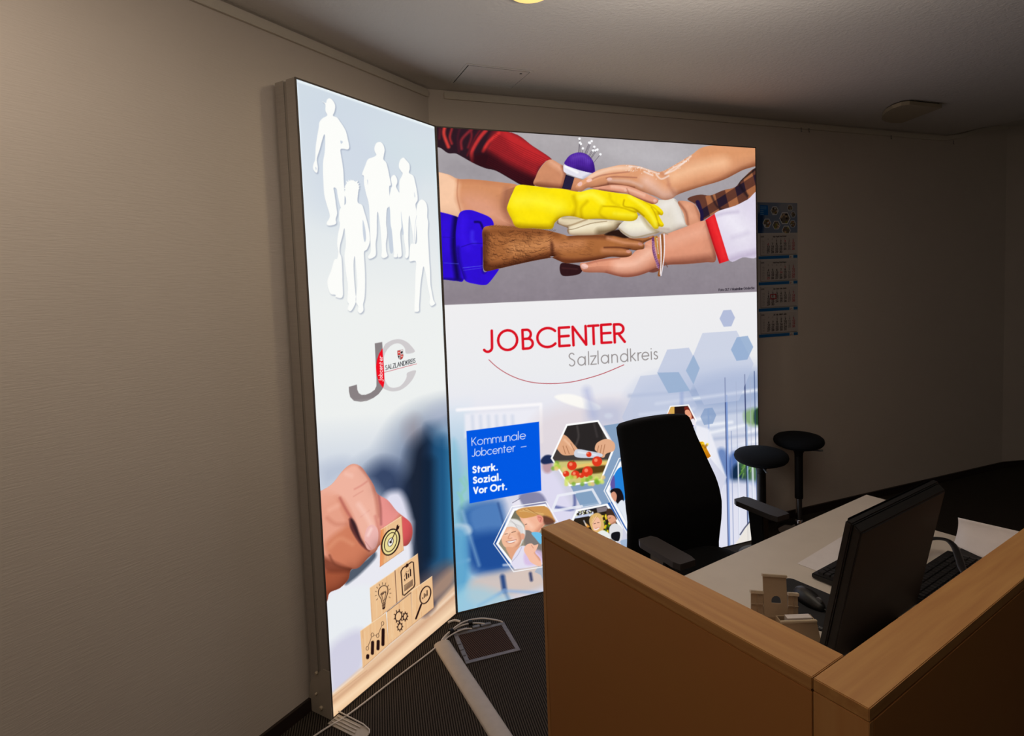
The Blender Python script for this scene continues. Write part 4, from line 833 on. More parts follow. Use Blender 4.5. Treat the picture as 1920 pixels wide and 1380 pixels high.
    A.shape(ell((431, 264), 76, 120, r0), (236, 220, 150), 1); A.line(ell((431, 264), 72, 116, r0), 2.6, K, .9, sm=False); A.line(ell((431, 264), 50, 86, r0), 1.6, K, .9, sm=False)
    A.shape(ell((431, 264), 22, 38, r0), (240, 240, 236), 1); A.line(ell((431, 264), 22, 38, r0), 1, K, .9, sm=False); A.dot((431, 264), 2.4, K)
    A.line([(431, 264), (494, 130)], 1.5, K, .9, sm=False); A.shape([(475, 165), (485, 118), (497, 112), (496, 128), (508, 124), (502, 150), (480, 170)], K, .9, sm=False)
    # bulb
    A.line([(356, 790), (350, 760), (328, 720), (328, 680), (350, 650), (380, 642), (404, 660), (408, 700), (396, 740), (386, 776)], 1.4, K, .9)
    A.line([(352, 720), (370, 782), (380, 760), (392, 700)], 1, K, .9, sm=False); A.line([(345, 722), (352, 706), (360, 722), (362, 700), (370, 716), (374, 694), (384, 706), (388, 690)], 1, K, .9)
    for k in range(5): A.line([(358+k*1, 800+k*11), (388-k*1, 782+k*11)], 1.3, K, .9, sm=False)
    A.shape([(360, 842), (384, 830), (378, 848), (366, 850)], K, .9)
    for a in range(-215, 45, 24):
        t = math.radians(a); A.line([(366+58*math.cos(t), 710+78*math.sin(t)), (366+70*math.cos(t), 710+96*math.sin(t))], .9, K, .9, sm=False)
    # clipboard
    A.line([(524, 520), (540, 494), (615, 444), (630, 450), (643, 640), (636, 664), (552, 735), (538, 728), (522, 530), (524, 520)], 2, K, .9, sm=False)
    A.shape([(562, 480), (588, 462), (588, 480), (564, 496)], K, .9, sm=False); A.dot((576, 466), 2, K); 
    for x, y0, y1, w in [(556, 606, 594, 1.8), (572, 590, 545, 2.2), (589, 578, 550, 2.2), (606, 566, 510, 2.2)]: A.line([(x, y0), (x-2, y1)], w, K, .9, sm=False)
    A.line([(552, 570), (570, 525), (586, 530), (602, 490)], .6, K, .8, .8, sm=False)
    for k in range(7): A.line([(550+k*.6, 650+k*8), (624+k*.3, 600+k*8)], .8, K, .8, .9, sm=False)
    # bars and line graph
    for x, y0, y1 in [(234, 1270, 1252), (276, 1234, 1136), (325, 1196, 1130), (368, 1160, 1030)]: A.line([(x-2, y0), (x, y1)], 6, K, .9, sm=False)
    pts = [(230, 1187), (274, 1070), (320, 1080), (363, 974)]
    A.line(pts, .8, K, .8, .9, sm=False)
    for p in pts: A.dot(p, 3.2, wood, .8, 1, 4); A.line(ell(p, 11, 17), .8, K, .8, sm=False)
    # gears
    for c, rx, ry, n in [((502, 918), 28, 42, 9), ((560, 922), 17, 28, 8), ((514, 1010), 18, 28, 8)]:
        A.line(ell(c, rx, ry, .2), 1.8, K, .9, sm=False)
        for i in range(n):
            t = 2*math.pi*i/n; A.line([(c[0]+rx*math.cos(t), c[1]+ry*math.sin(t)), (c[0]+rx*1.42*math.cos(t), c[1]+ry*1.42*math.sin(t))], 1.9, K, .9, sm=False)
    # magnifier
    A.line(ell((736, 740), 44, 78, .28), 2.2, K, .9, sm=False); A.line([(700, 822), (654, 945)], 3.2, K, .9, sm=False)
    for x, y0, y1 in [(714, 772, 764), (727, 762, 728), (740, 752, 734), (752, 744, 702)]: A.line([(x, y0), (x-1, y1)], 1.7, K, .9, sm=False)
    A.fr(0, 0, 1)

def paint_calendar(A):
    A.fr(1400, 360, 4.758)
    A.shape([(90, 90), (450, 90), (455, 360), (95, 362)], (120, 134, 160), 1, sm=False)
    A.shape([(95, 200), (150, 200), (140, 360), (95, 360)], (36, 70, 116), 6); A.shape([(300, 95), (445, 95), (445, 200), (300, 180)], (150, 156, 170), 8)
    A.shape([(118, 115), (188, 118), (190, 204), (120, 204)], (24, 104, 184), .8, sm=False)
    for k in range(5): A.line([(124, 132+k*16), (124+(50 if k < 2 else 26), 133+k*16)], .6, (220, 230, 240), .8, .8)
    rg = random.Random(2)
    for c, r in [((248, 165), 36), ((180, 275), 38), ((262, 292), 36), ((338, 232), 50), ((385, 140), 26), ((408, 282), 30), ((412, 200), 24), ((350, 340), 40)]:
        H = [(c[0]+r*math.cos(math.radians(60*i)), c[1]+r*1.2*math.sin(math.radians(60*i))) for i in range(6)]
        A.shape(H, (230, 232, 236), .8, sm=False); H = [(c[0]+r*.86*math.cos(math.radians(60*i)), c[1]+r*1.03*math.sin(math.radians(60*i))) for i in range(6)]
        A.clip(H, sm=False); A.shape(H, (110, 104, 96), .8, sm=False)
        for k in range(10): A.dot((c[0]+rg.uniform(-r, r)*.7, c[1]+rg.uniform(-r, r)*.8), r/26, rg.choice([(40, 34, 36), (200, 170, 140), (190, 120, 80), (220, 220, 226), (150, 150, 60)]), 1.4, .9)
        A.clip()
    months = [(365, 'Apr April Avril Abril', 2, 30, 14), (595, 'Mai May Mai Mayo', 4, 31, 18), (828, 'Jun June Juin Junio', 0, 30, 23), (1058, 'Jul July Juillet Julio', 2, 31, 27)]
    for y, nm, first, nd, kw in months:
        A.shape([(100, y-2), (448, y), (448, y+225), (100, y+232)], (206, 202, 200), .8, sm=False)
        A.shape([(118, y+8), (440, y+10), (440, y+186), (120, y+195)], (196, 190, 188), .8, sm=False); A.line([(122, y+195), (438, y+187)], 1.2, (110, 104, 100), 1.4, .8, sm=False); A.line([(119, y+10), (121, y+192)], .9, (120, 114, 110), 1.2, .8, sm=False)
        A.text('2026', [(126, y+34), (152, y+33), (152, y+23), (126, y+24)], .5, (70, 66, 66), .8, .8)
        A.text(nm.replace(' ', ' '), [(232, y+34), (348, y+31), (348, y+20), (232, y+23)], .6, (50, 46, 48), .8, .8)
        for r in range(6):
            for c in range(7):
                d = r*7+c-first+1
                x = 190+c*37; yy = y+80+r*23.5-(c*.7)
                if 1 <= d <= nd:
                    red = c == 6; gry = c == 5
                    t = str(d); wd = 9 if len(t) == 1 else 22
                    hol = (nm[0:3] == 'Apr' and d in (3, 6)) or (nm[0:3] == 'Mai' and d in (1, 14, 25))
                    A.text(t, [(x-wd/2, yy), (x+wd/2, yy-.3), (x+wd/2, yy-17.3), (x-wd/2, yy-17)], .75, (170, 60, 70) if (red or hol) else ((120, 114, 116) if gry else (44, 40, 44)), .8, .9, track=.12)
            if r < 5: A.text(str(kw+r), [(136, y+80+r*23.5), (154, y+80+r*23.5), (154, y+65+r*23.5), (136, y+65+r*23.5)], .5, (140, 134, 132), .8, .7)
        for c, ch in enumerate('MDMDFSS'): A.text(ch, [(186+c*37, y+56), (193+c*37, y+56), (193+c*37, y+44), (186+c*37, y+44)], .45, (130, 124, 124), .8, .7)
        by = y+198
        A.shape([(104, by+4), (448, by-4), (448, by+22), (104, by+30)], (34, 108, 178), .8, sm=False)
        A.shape([(375, by-4), (412, by-5), (412, by+24), (375, by+26)], (214, 212, 206), .8, sm=False)
        A.line([(388, by+6), (388, by+18), (381, by+18)], .8, (150, 60, 60), .8, .9, sm=False); A.line([(398, by+8), (396, by+14), (400, by+18)], .6, (120, 120, 120), .8, .9, sm=False)
    A.line([(208, 906), (254, 904), (256, 944), (210, 947), (208, 906)], 1.5, (170, 30, 44), .9, sm=False)
    A.fr(0, 0, 1)
# ------------------------------------------------------------------ materials
M = {}
M['wall'] = mat('wallpaper', (216, 206, 196), .85, noise=((2, 2, 3), (210, 200, 190), .5), bump=((20, 20, 300), .6, .0013))
M['ceil'] = mat('ceiling_plaster', (216, 212, 206), .9, noise=((2, 2, 2), (210, 206, 200), .5), bump=((70, 70, 70), .8, .004))
M['strip'] = mat('trim_paint', (216, 208, 194), .6)
M['skirt'] = mat('dark_skirting', (34, 26, 24), .5, noise=((3, 3, 30), (56, 36, 30), .5))
M['alu'] = mat('brushed_aluminium', (176, 168, 160), .42, .35, noise=((4, 4, 200), (160, 152, 144), .5))
M['groove'] = mat('frame_groove', (92, 84, 78), .6)
M['recess'] = mat('frame_recess', (150, 142, 132), .5)
M['wood'] = mat('beech_laminate', (194, 146, 90), .38, noise=((60, 3, 60), (172, 120, 72), .8))
M['woodb'] = mat('beech_laminate_across', (194, 146, 90), .38, noise=((3, 60, 60), (172, 120, 72), .8))
M['woodv'] = mat('beech_laminate_upright', (198, 148, 94), .4, noise=((45, 45, 3), (182, 124, 72), .7))
M['woodp'] = mat('beech_panel', (178, 124, 70), .42, noise=((5, 5, 9), (180, 122, 72), .7))
M['desk'] = mat('pale_desktop', (208, 198, 186), .45, noise=((12, 12, 12), (200, 190, 178), .5))
M['gray'] = mat('grey_steel', (120, 120, 122), .4, .5)
M['black'] = mat('black_plastic', (20, 20, 22), .42)
M['blackm'] = mat('matt_black_plastic', (17, 16, 17), .6, bump=(400, .2, .001))
M['fabric'] = mat('black_upholstery', (17, 18, 21), .95, spec=.15, bump=((500, 500, 500), .5, .001))
M['stoolf'] = mat('stool_upholstery', (24, 27, 32), .9, spec=.2, bump=((420, 420, 420), .5, .001))
M['arm'] = mat('arm_pad', (46, 42, 42), .55)
M['chrome'] = mat('polished_chrome', (210, 210, 214), .14, 1)
M['paper'] = mat('paper', (222, 216, 216), .8)
M['beige'] = mat('beige_plastic', (196, 180, 156), .5)
M['beiged'] = mat('beige_plastic_back', (168, 146, 120), .55)
M['pad'] = mat('black_mouse_mat', (24, 24, 27), .85)
M['key'] = mat('key_caps', (30, 30, 32), .4)
M['white'] = mat('white_cable', (216, 208, 200), .45)
M['duct'] = mat('grey_cable_cover', (186, 176, 164), .5, noise=((30, 30, 30), (174, 164, 152), .6))
M['box'] = mat('floor_box_frame', (132, 128, 128), .5, .2, noise=((60, 60, 60), (100, 96, 96), .6))
M['acryl'] = mat('bracket_plate', (178, 168, 154), .4)
M['lampc'] = mat('lamp_plate', (176, 164, 140), .6)
M['dark'] = mat('shadow_gap', (10, 9, 9), .8)
M['letter'] = mat('white_lettering', (200, 200, 200), .6)
def carpet(name, c1, c2):
    m = mat(name, c1, .95, spec=.1); nt = m.node_tree; B = nt.nodes['Principled BSDF']
    tc = nt.nodes.new('ShaderNodeTexCoord'); mp = nt.nodes.new('ShaderNodeMapping'); mp.inputs['Rotation'].default_value = (0, 0, math.radians(-13)); nt.links.new(tc.outputs['Object'], mp.inputs[0])
    wv = nt.nodes.new('ShaderNodeTexWave'); wv.bands_direction = 'X'; wv.inputs['Scale'].default_value = 33; wv.inputs['Distortion'].default_value = .6; wv.inputs['Detail'].default_value = 1; wv.inputs['Detail Scale'].default_value = 6
    nt.links.new(mp.outputs[0], wv.inputs[0])
    mx = nt.nodes.new('ShaderNodeMix'); mx.data_type = 'RGBA'; mx.inputs[6].default_value = tuple(lin(c1))+(1,); mx.inputs[7].default_value = tuple(lin(c2))+(1,)
    nt.links.new(wv.outputs['Fac'], mx.inputs[0]); nt.links.new(mx.outputs[2], B.inputs['Base Color'])
    b = nt.nodes.new('ShaderNodeBump'); b.inputs['Strength'].default_value = .6; b.inputs['Distance'].default_value = .002; nt.links.new(wv.outputs['Fac'], b.inputs['Height']); nt.links.new(b.outputs[0], B.inputs['Normal'])
    return m
M['carpet'] = carpet('ribbed_carpet', (17, 15, 14), (78, 70, 62))
M['carpet2'] = carpet('ribbed_carpet_inlay', (26, 19, 17), (92, 72, 64))

# ------------------------------------------------------------------ room
A0 = math.atan2(.36439, .93124)                       # back wall direction
L_ANG = 4.1779                                        # left wall direction (away from the corner)
WR = Vector((math.cos(A0), math.sin(A0), 0)); NR = Vector((WR.y, -WR.x, 0))      # NR faces the room
WL = Vector((math.cos(L_ANG), math.sin(L_ANG), 0)); NL = Vector((-WL.y, WL.x, 0))
W0 = Vector((-.391, 3.089, 0)); ZC = 2.708; W1 = W0+WR*4.8; W2 = W1+Vector((2.35, .30, 0)); WLE = W0+WL*6.2
def rise(s, t):       # the ceiling lifts gently past the 4.1 m mark of the back wall
    if s < 4.1: return 0
    x = min((s-4.1)/.75, 1); return .135*(1-(1-x)**1.7)*max(0, 1-t/1.4)
struct(obj('floor', prism([(-4.6, -3.6), (6.5, -3.6), (6.5, 6), (-4.6, 6)], -.05, 0), M['carpet']))
bm = new(); N_ = 60; g = {}
for i in range(N_+1):
    for j in range(17):
        s = -5.2+i*11.8/N_; t = -.3+j*.5 if j < 16 else 9
        p = W0+WR*s+NR*t; g[i, j] = bm.verts.new((p.x, p.y, ZC+rise(s, max(t, 0))))
for i in range(N_):
    for j in range(16): bm.faces.new((g[i, j], g[i+1, j], g[i+1, j+1], g[i, j+1]))
r_ = bmesh.ops.extrude_face_region(bm, geom=bm.faces[:]); bmesh.ops.translate(bm, verts=[v for v in r_['geom'] if isinstance(v, bmesh.types.BMVert)], vec=(0, 0, .05))
struct(obj('ceiling', bm, M['ceil'], smooth=True))
def wall(name, a, b, n, z1=2.95, th=.12):
    p = [a, b, b-n*th, a-n*th]; return struct(obj(name, prism([(q.x, q.y) for q in p], 0, z1), M['wall']))
wall('wall_left', W0-NL*0, WLE, NL); wall('wall_back', W0, W1, NR)
d2 = (W2-W1).normalized(); N2 = Vector((d2.y, -d2.x, 0)); wall('wall_right', W1, W2, N2)
def skirt(name, a, b, n):
    p = [a+n*.001, b+n*.001, b+n*.014, a+n*.014]; struct(obj(name, prism([(q.x, q.y) for q in p], 0, .052), M['skirt']))
skirt('baseboard_left', W0+WL*.02, WLE, NL); skirt('baseboard_back', W0+WR*.02, W1, NR); skirt('baseboard_right', W1, W2, N2)
# flat picture rails below the ceiling
def rail(name, a, d, n, L, z=None):
    bm = new(); k = 24; pr = [(.0005, 0), (.012, .0), (.014, .003), (.014, .032), (.0005, .032)]; R = []
    for i in range(k+1):
        s = a[1]+(L-a[1])*i/k; p = a[0]+d*s; zz = ZC-.044+(rise(s, 0) if z else 0)
        R.append([bm.verts.new((p.x+n.x*u, p.y+n.y*u, zz+v)) for u, v in pr])
    for q, r in zip(R, R[1:]):
        for i in range(5): bm.faces.new((q[i], q[(i+1) % 5], r[(i+1) % 5], r[i]))
    bm.faces.new(R[0]); bm.faces.new(R[-1]); return struct(obj(name, bm, M['strip']))
rail('trim_1', (W0, .012), WL, NL, 6.0); rail('trim_2', (W0, .085), WR, NR, 4.79, 1)
for i, s in enumerate((2.55, 2.62, 3.42, 4.11)):
    p = W0+WR*s+NR*.015; bm = bx(-.0015, .0015, -.003, 0, -.022, .006); box(bm, (0, -.004, -.021), (.003, .008, .003))
    o = obj('rail_hook', bm, M['gray']); place(o, (p.x, p.y, ZC-.044), A0)
    tag(o, ['left of the two close-set hooks under the picture rail', 'right of the two close-set hooks under the picture rail', 'lone small hook on the picture rail right of the screens', 'small hook at the bend at the end of the picture rail'][i], 'hook', 'hooks on the picture rail')
# ceiling access hatch
hq = [(-.176, 2.76), (.138, 2.888), (.038, 3.14), (-.255, 3.02)]
hz = empty('access_hatch', (-.06, 2.95, ZC)); ha = math.atan2(.128, .314)
tag(hz, 'white square access hatch set in the ceiling above the big screen', 'hatch')
W_, H_ = .17, .136
bm = new()
for a_ in ((-W_, W_, H_-.012, H_), (-W_, W_, -H_, -H_+.012), (-W_, -W_+.012, -H_+.012, H_-.012), (W_-.012, W_, -H_+.012, H_-.012)): bx(a_[0], a_[1], a_[2], a_[3], -.003, .0, bm)
obj('frame', bm, M['ceil'], hz); obj('door', bx(-W_+.0175, W_-.0155, -H_+.0155, H_-.0155, -.0035, -.0006), M['ceil'], hz)
obj('reveal', bx(-W_+.012, W_-.012, -H_+.012, H_-.012, -.0005, -.0001), M['dark'], hz); obj('key_lock', lathe([(.006, 0), (.006, -.0015), (0, -.0015)], 12, c=(.12, -.095, -.0036)), M['gray'], hz)
hz.rotation_euler = (0, 0, ha)
# drop shaped lamp plate
pts = [(2.434, 3.585), (2.70, 3.683), (2.675, 4.02), (2.60, 4.005)]+[(2.53, 3.965), (2.47, 3.905), (2.425, 3.83), (2.39, 3.74), (2.378, 3.66), (2.393, 3.60)]
cx, cy = 2.53, 3.8
t = empty('ceiling_speaker', (cx, cy, ZC)); tag(t, 'flat beige drop-shaped cover plate on the ceiling near the back wall', 'ceiling plate')
obj('cover', prism([(x-cx, y-cy) for x, y in pts], -.03, -.008), M['lampc'], t, bev=.002)
obj('mount', prism([((x-cx)*.94, (y-cy)*.94) for x, y in pts], -.008, 0), M['blackm'], t)
# recessed downlight, its far rim just enters the picture
t = empty('recessed_downlight', (.105, 2.115, ZC)); tag(t, 'round recessed ceiling spotlight glowing warm yellow at the top edge', 'ceiling light')
obj('trim_ring', lathe([(.078, -.003), (.083, -.004), (.086, -.002), (.086, 0), (.078, 0), (.078, -.003)], 40), M['strip'], t, smooth=True)
obj('glowing_lens', lathe([(.0775, -.002), (.07, -.012), (.04, -.02), (0, -.022)], 40), mat('warm_lamp', (255, 214, 120), .4, emit=(255, 214, 130), estr=1.0), t)
lamp('downlight_beam', (.105, 2.115, ZC-.03), DOWN_W, (1, .8, .5), .12)

# ------------------------------------------------------------------ light boxes
def print_sheet(name, parent, x0, x1, z0, z1, y, corners, painter, nx, nz, m, bg=(236, 234, 236)):
    H = hom([(0, 0), (1, 0), (1, 1), (0, 1)], corners)       # TL TR BR BL of the artwork
    u, v = np.meshgrid(np.linspace(0, 1, nx), np.linspace(0, 1, nz))
    D = H[2, 0]*u+H[2, 1]*v+H[2, 2]; A = Art((H[0, 0]*u+H[0, 1]*v+H[0, 2])/D, (H[1, 0]*u+H[1, 1]*v+H[1, 2])/D, bg)
    painter(A)
    co = np.empty((nz, nx, 3)); co[..., 0] = x0+(x1-x0)*u; co[..., 1] = y; co[..., 2] = z1-(z1-z0)*v
    idx = np.arange(nx*nz).reshape(nz, nx); q = np.stack([idx[1:, :-1], idx[1:, 1:], idx[:-1, 1:], idx[:-1, :-1]], -1).reshape(-1, 4)
    me = bpy.data.meshes.new(name); me.vertices.add(nx*nz); me.vertices.foreach_set('co', co.ravel())
    me.loops.add(q.size); me.loops.foreach_set('vertex_index', q.ravel().astype(np.int32))
    me.polygons.add(len(q)); me.polygons.foreach_set('loop_start', np.arange(0, q.size, 4, dtype=np.int32)); me.update(calc_edges=True)
    at = me.color_attributes.new('print', 'FLOAT_COLOR', 'POINT'); c = np.ones((nz*nx, 4), np.float32); c[:, :3] = lin(np.clip(A.C, 0, 1).reshape(-1, 3)*255)
    at.data.foreach_set('color', c.ravel()); me.materials.append(m)
    o = bpy.data.objects.new(name, me); COL.objects.link(o); o.parent = parent; return o
def frame_box(root, W, Z1, D, g0, g1):
    """hollow aluminium frame from x=0..W, open front filled by the print"""
    e = .006
    def ring(y0, y1, ins, m, nm):
        bm = new()
        bx(ins, W-ins, y0, y1, Z1-ins-.03, Z1-ins, bm); bx(ins, W-ins, y0, y1, ins, ins+.03, bm)
        bx(ins, ins+.03, y0, y1, ins+.03, Z1-ins-.03, bm); bx(W-ins-.03, W-ins, y0, y1, ins+.03, Z1-ins-.03, bm)
        return obj(nm, bm, m, root)
    ring(.0, g0, 0, M['alu'], 'front_profile'); ring(g0, g1, .004, M['recess'], 'profile_groove'); ring(g1, D, 0, M['alu'], 'rear_profile')
    # thin lip holding the fabric
    bm = new(); bx(0, W, -.004, 0, Z1-e, Z1, bm); bx(0, W, -.004, 0, 0, e, bm); bx(0, e, -.004, 0, e, Z1-e, bm); bx(W-e, W, -.004, 0, e, Z1-e, bm)
    obj('front_lip', bm, M['groove'], root)
    obj('back_panel', bx(.03, W-.03, D-.006, D-.002, .03, Z1-.03), M['strip'], root)
PM = printmat('backlit_print', LIT, .06)
JX, JY = -.3409, 2.9287
rb = empty('light_box', (JX, JY, 0), A0)
tag(rb, 'large illuminated display with stacked hands photo and job centre lettering', 'illuminated display')
frame_box(rb, 2.02, 2.476, .11, .048, .064)
print_sheet('backlit_fabric', rb, .006, 2.014, .006, 2.470, -.0015, [(815.8, 238.2), (1415.2, 280), (1423.6, 1012), (861.0, 1147.6)], lambda A: (paint_hands(A), paint_lower(A)), 800, 1050, PM)
LLEN = .833
lb = empty('light_box', (JX+WL.x*(LLEN+.004), JY+WL.y*(LLEN+.004), 0), L_ANG-math.pi)
tag(lb, 'narrow illuminated display with white people silhouettes and wooden cubes', 'illuminated display')
frame_box(lb, LLEN, 2.476, .11, .048, .064)
print_sheet('backlit_fabric', lb, .006, LLEN-.006, .006, 2.470, -.0015, [(558.2, 148), (812.7, 238.6), (858.2, 1149), (625.3, 1337.5)], paint_left, 330, 1080, PM)
# stabilising foot and bracket on the narrow display
bm = prism([(.0, -.004), (.0, .11), (.05, .125), (.12, .11), (.16, .08), (.20, .03), (.20, -.004)], 0, .003)
bmesh.ops.rotate(bm, verts=bm.verts, cent=(0, 0, 0), matrix=Matrix.Rotation(-math.pi/2, 3, 'Y')); bmesh.ops.translate(bm, verts=bm.verts, vec=(-.0008, 0, 0))
br = obj('side_bracket', bm, M['acryl'], lb, bev=.0006)
for z_, y_, r in ((.035, .05, .008), (.085, .075, .005), (.175, .065, .007)):
    bm = lathe([(r, 0), (r, .006), (r*.7, .009), (0, .009)], 16); bmesh.ops.rotate(bm, verts=bm.verts, cent=(0, 0, 0), matrix=Matrix.Rotation(-math.pi/2, 3, 'Y')); bmesh.ops.translate(bm, verts=bm.verts, vec=(-.004, y_, z_))
    obj('knob', bm, M['beige'], br, smooth=True)
bm = new(); FL, FW = .19, .055
o_ = [(-.03, -.005), (.026, -.005), (.026, -.15), (.018, -FL+.012), (.006, -FL), (-.012, -FL), (-.024, -FL+.012), (-.03, -.15)]
prism([(x+.004, y) for x, y in o_], .001, .004, bm)
ft = obj('foot_plate', bm, M['acryl'], lb, bev=.0006)
for x in (-.017, -.002, .013): obj('slot_rib', tube([(x+.004, -.012, .0068), (x+.004, -.13-abs(x)*.6, .0068)], .0022, 8), M['white'], ft, smooth=True)
obj('foot_rim', tube([(.030, -.006, .016), (.030, -.14, .012), (.024, -.178, .008), (.010, -.19, .006)], .0025, 8), M['white'], ft, smooth=True)

# ------------------------------------------------------------------ calendar
cp = W0+WR*2.178+NR*.002
cal = empty('wall_calendar', (cp.x, cp.y, 0), A0); tag(cal, 'four-month paper wall calendar hanging beside the large illuminated display', 'calendar')
obj('backing_card', bx(0, .348, .0, .0015, 1.272, 2.168), M['paper'], cal)
print_sheet('printed_sheet', cal, .0, .348, 1.272, 2.168, -.0008, [(1420.5, 379), (1494.6, 380.6), (1495, 628.2), (1421.5, 631)], paint_calendar, 230, 560, printmat('calendar_print', 0, .9), bg=(186, 182, 180))

# ------------------------------------------------------------------ counter wings (own axes: x along the front wing, y along the side wing)
TH = math.atan2(.54609, .83773); CT, ST = math.cos(TH), math.sin(TH)
def W(b, a, z=0): return (b*CT-a*ST, b*ST+a*CT, z)
ZT = 1.10
def wing(label, x0, x1, y0, y1, long_y, ends):
    r = empty('reception_counter', W(x0, y0), TH); tag(r, label, 'counter', 'two wings of the reception counter')
    X, Y = x1-x0, y1-y0; c = .019
    obj('top_cap', bx(0, X, 0, Y, ZT-c, ZT), M['wood'] if not long_y else M['wood_a'], r, bev=.0012)
    g = .004
    obj('core', bx(.004, X-.004, .004, Y-.004, 0, ZT-c), M['woodv'], r)
    if long_y:
        obj('outer_panel', bx(0, .0035, .0, Y-.013, 0.002, ZT-c-g), M['woodp'], r, bev=.0008); obj('inner_panel', bx(X-.0035, X, .002, Y-.013, 0.002, ZT-c-g), M['woodp'], r)
        obj('end_strip', bx(0, X, Y-.012, Y, 0, ZT-c-.0006), M['woodv'], r, bev=.0008)
    else:
        obj('outer_panel', bx(.013, X, .0, .0035, 0.002, ZT-c-g*.6), M['woodp'], r, bev=.0008); obj('inner_panel', bx(.013, X, Y-.0035, Y, 0.002, ZT-c-g), M['woodp'], r)
        obj('end_strip', bx(0, .012, 0.0, Y, 0, ZT-c-.0012), M['woodv'], r, bev=.0008)
    return r
# in these axes the side wing runs along y (towards the displays), the front wing along x
def gm(name, sc):  # beech with grain along a chosen local axis
    return mat(name, (194, 146, 90), .38, noise=(sc, (170, 118, 70), .8))
M['wood_a'] = gm('beech_cap_side', (70, 4, 70)); M['wood'] = gm('beech_cap_front', (4, 70, 70))
wing('beech counter wing running from the corner towards the displays', .790, .8775, .4535, 1.118, True, 1)
wing('beech counter wing carried to the right edge, in front of the monitor', .790, 3.6, .375, .4520, False, 1)

# desk
dk = empty('office_desk', W(.88, .455), TH); tag(dk, 'pale laminate desk standing inside the beech counter corner', 'desk')
P = [(.0, .0), (1.51, 0), (1.51, .47), (1.64, .60), (1.686, .68), (1.686, .776), (0, .776)]
obj('desk_top', prism(P, .715, .74), M['desk'], dk, bev=.002)
for x in (.06, 1.42):
    bm = new(); bx(x, x+.06, .30, .36, .02, .715, bm); bx(x-.0, x+.06, .05, .68, 0, .03, bm); obj('leg', bm, M['gray'], dk, bev=.002)
obj('cross_beam', bx(.12, 1.42, .31, .35, .66, .70), M['gray'], dk)
dz = .74

# monitor
mo = empty('monitor', W(1.338, .70, dz), TH); tag(mo, 'black computer monitor seen from behind on the desk', 'monitor')
tilt = Matrix.Rotation(math.radians(11), 3, 'X')
def tl(bm, piv=(0, 0, .23)):
    bmesh.ops.rotate(bm, verts=bm.verts, cent=piv, matrix=tilt); return bm
MW = .45
obj('screen_frame', tl(bx(0, MW, -.0, .016, .004, .376)), M['black'], mo, bev=.003)
bm = bx(.004, MW-.004, -.020, -.0005, .006, .374)
for v in bm.verts:
    if v.co.y < -.01: v.co.z += -.012 if v.co.z > .2 else .006; v.co.x += .002 if v.co.x < .1 else -.002
obj('rear_shell', tl(bm), M['blackm'], mo, bev=.003)
obj('display_glass', tl(bx(.014, MW-.014, .0162, .0175, .03, .378)), mat('dark_glass', (8, 9, 12), .12), mo)
obj('neck', bx(MW/2-.035, MW/2+.035, .045, .06, .008, .09), M['blackm'], mo, bev=.004)
obj('base', bx(MW/2-.12, MW/2+.12, -.06, .08, 0, .010), M['blackm'], mo, bev=.004)

# keyboards
def keyboard(label, b, a, rot, L=.44, D=.14):
    k = empty('keyboard', W(b, a, dz), TH+rot); tag(k, label, 'keyboard', 'keyboards on the desk')
    bm = bx(0, L, 0, D, .003, .018)
    for v in bm.verts:
        if v.co.z > .01 and v.co.y < .05: v.co.z += .008
    obj('case', bm, M['black'], k, bev=.003)
    rg = random.Random(4)
    for r in range(6):
        y = D-.012-.0195*(r+1)+(.0 if r < 5 else -.003); x = .010; zt = .0185+.008*(1-(y+.01)/D); wd = []
        if r == 0: wd = [.06]*0+[.026, .022, .11, .026, .026, .022]
        while x < L-.028:
            w_ = .0185
            if r == 0: w_ = wd.pop(0) if wd else .0185
            if r == 2 and x < .02: w_ = .03
            if abs(x-.285) < .006 or abs(x-.345) < .006: x += .008
            if x+w_ > L-.008: break
            bm = bx(x+.0008, x+w_-.0008, y, y+.0175, zt-.002, zt+.0055)
            for v in bm.verts:
                if v.co.z > zt+.003: v.co.x += .0016 if v.co.x < x+w_/2 else -.0016; v.co.y += .0016 if v.co.y < y+.009 else -.0016
            kk = obj('key', bm, M['key'], k); x += w_
    return k
keyboard('black keyboard on the desk between paper sheet and monitor', 1.715, .845, 0)
keyboard('black keyboard seen past the right edge of the monitor', 1.80, .640, .0, .405, .165)

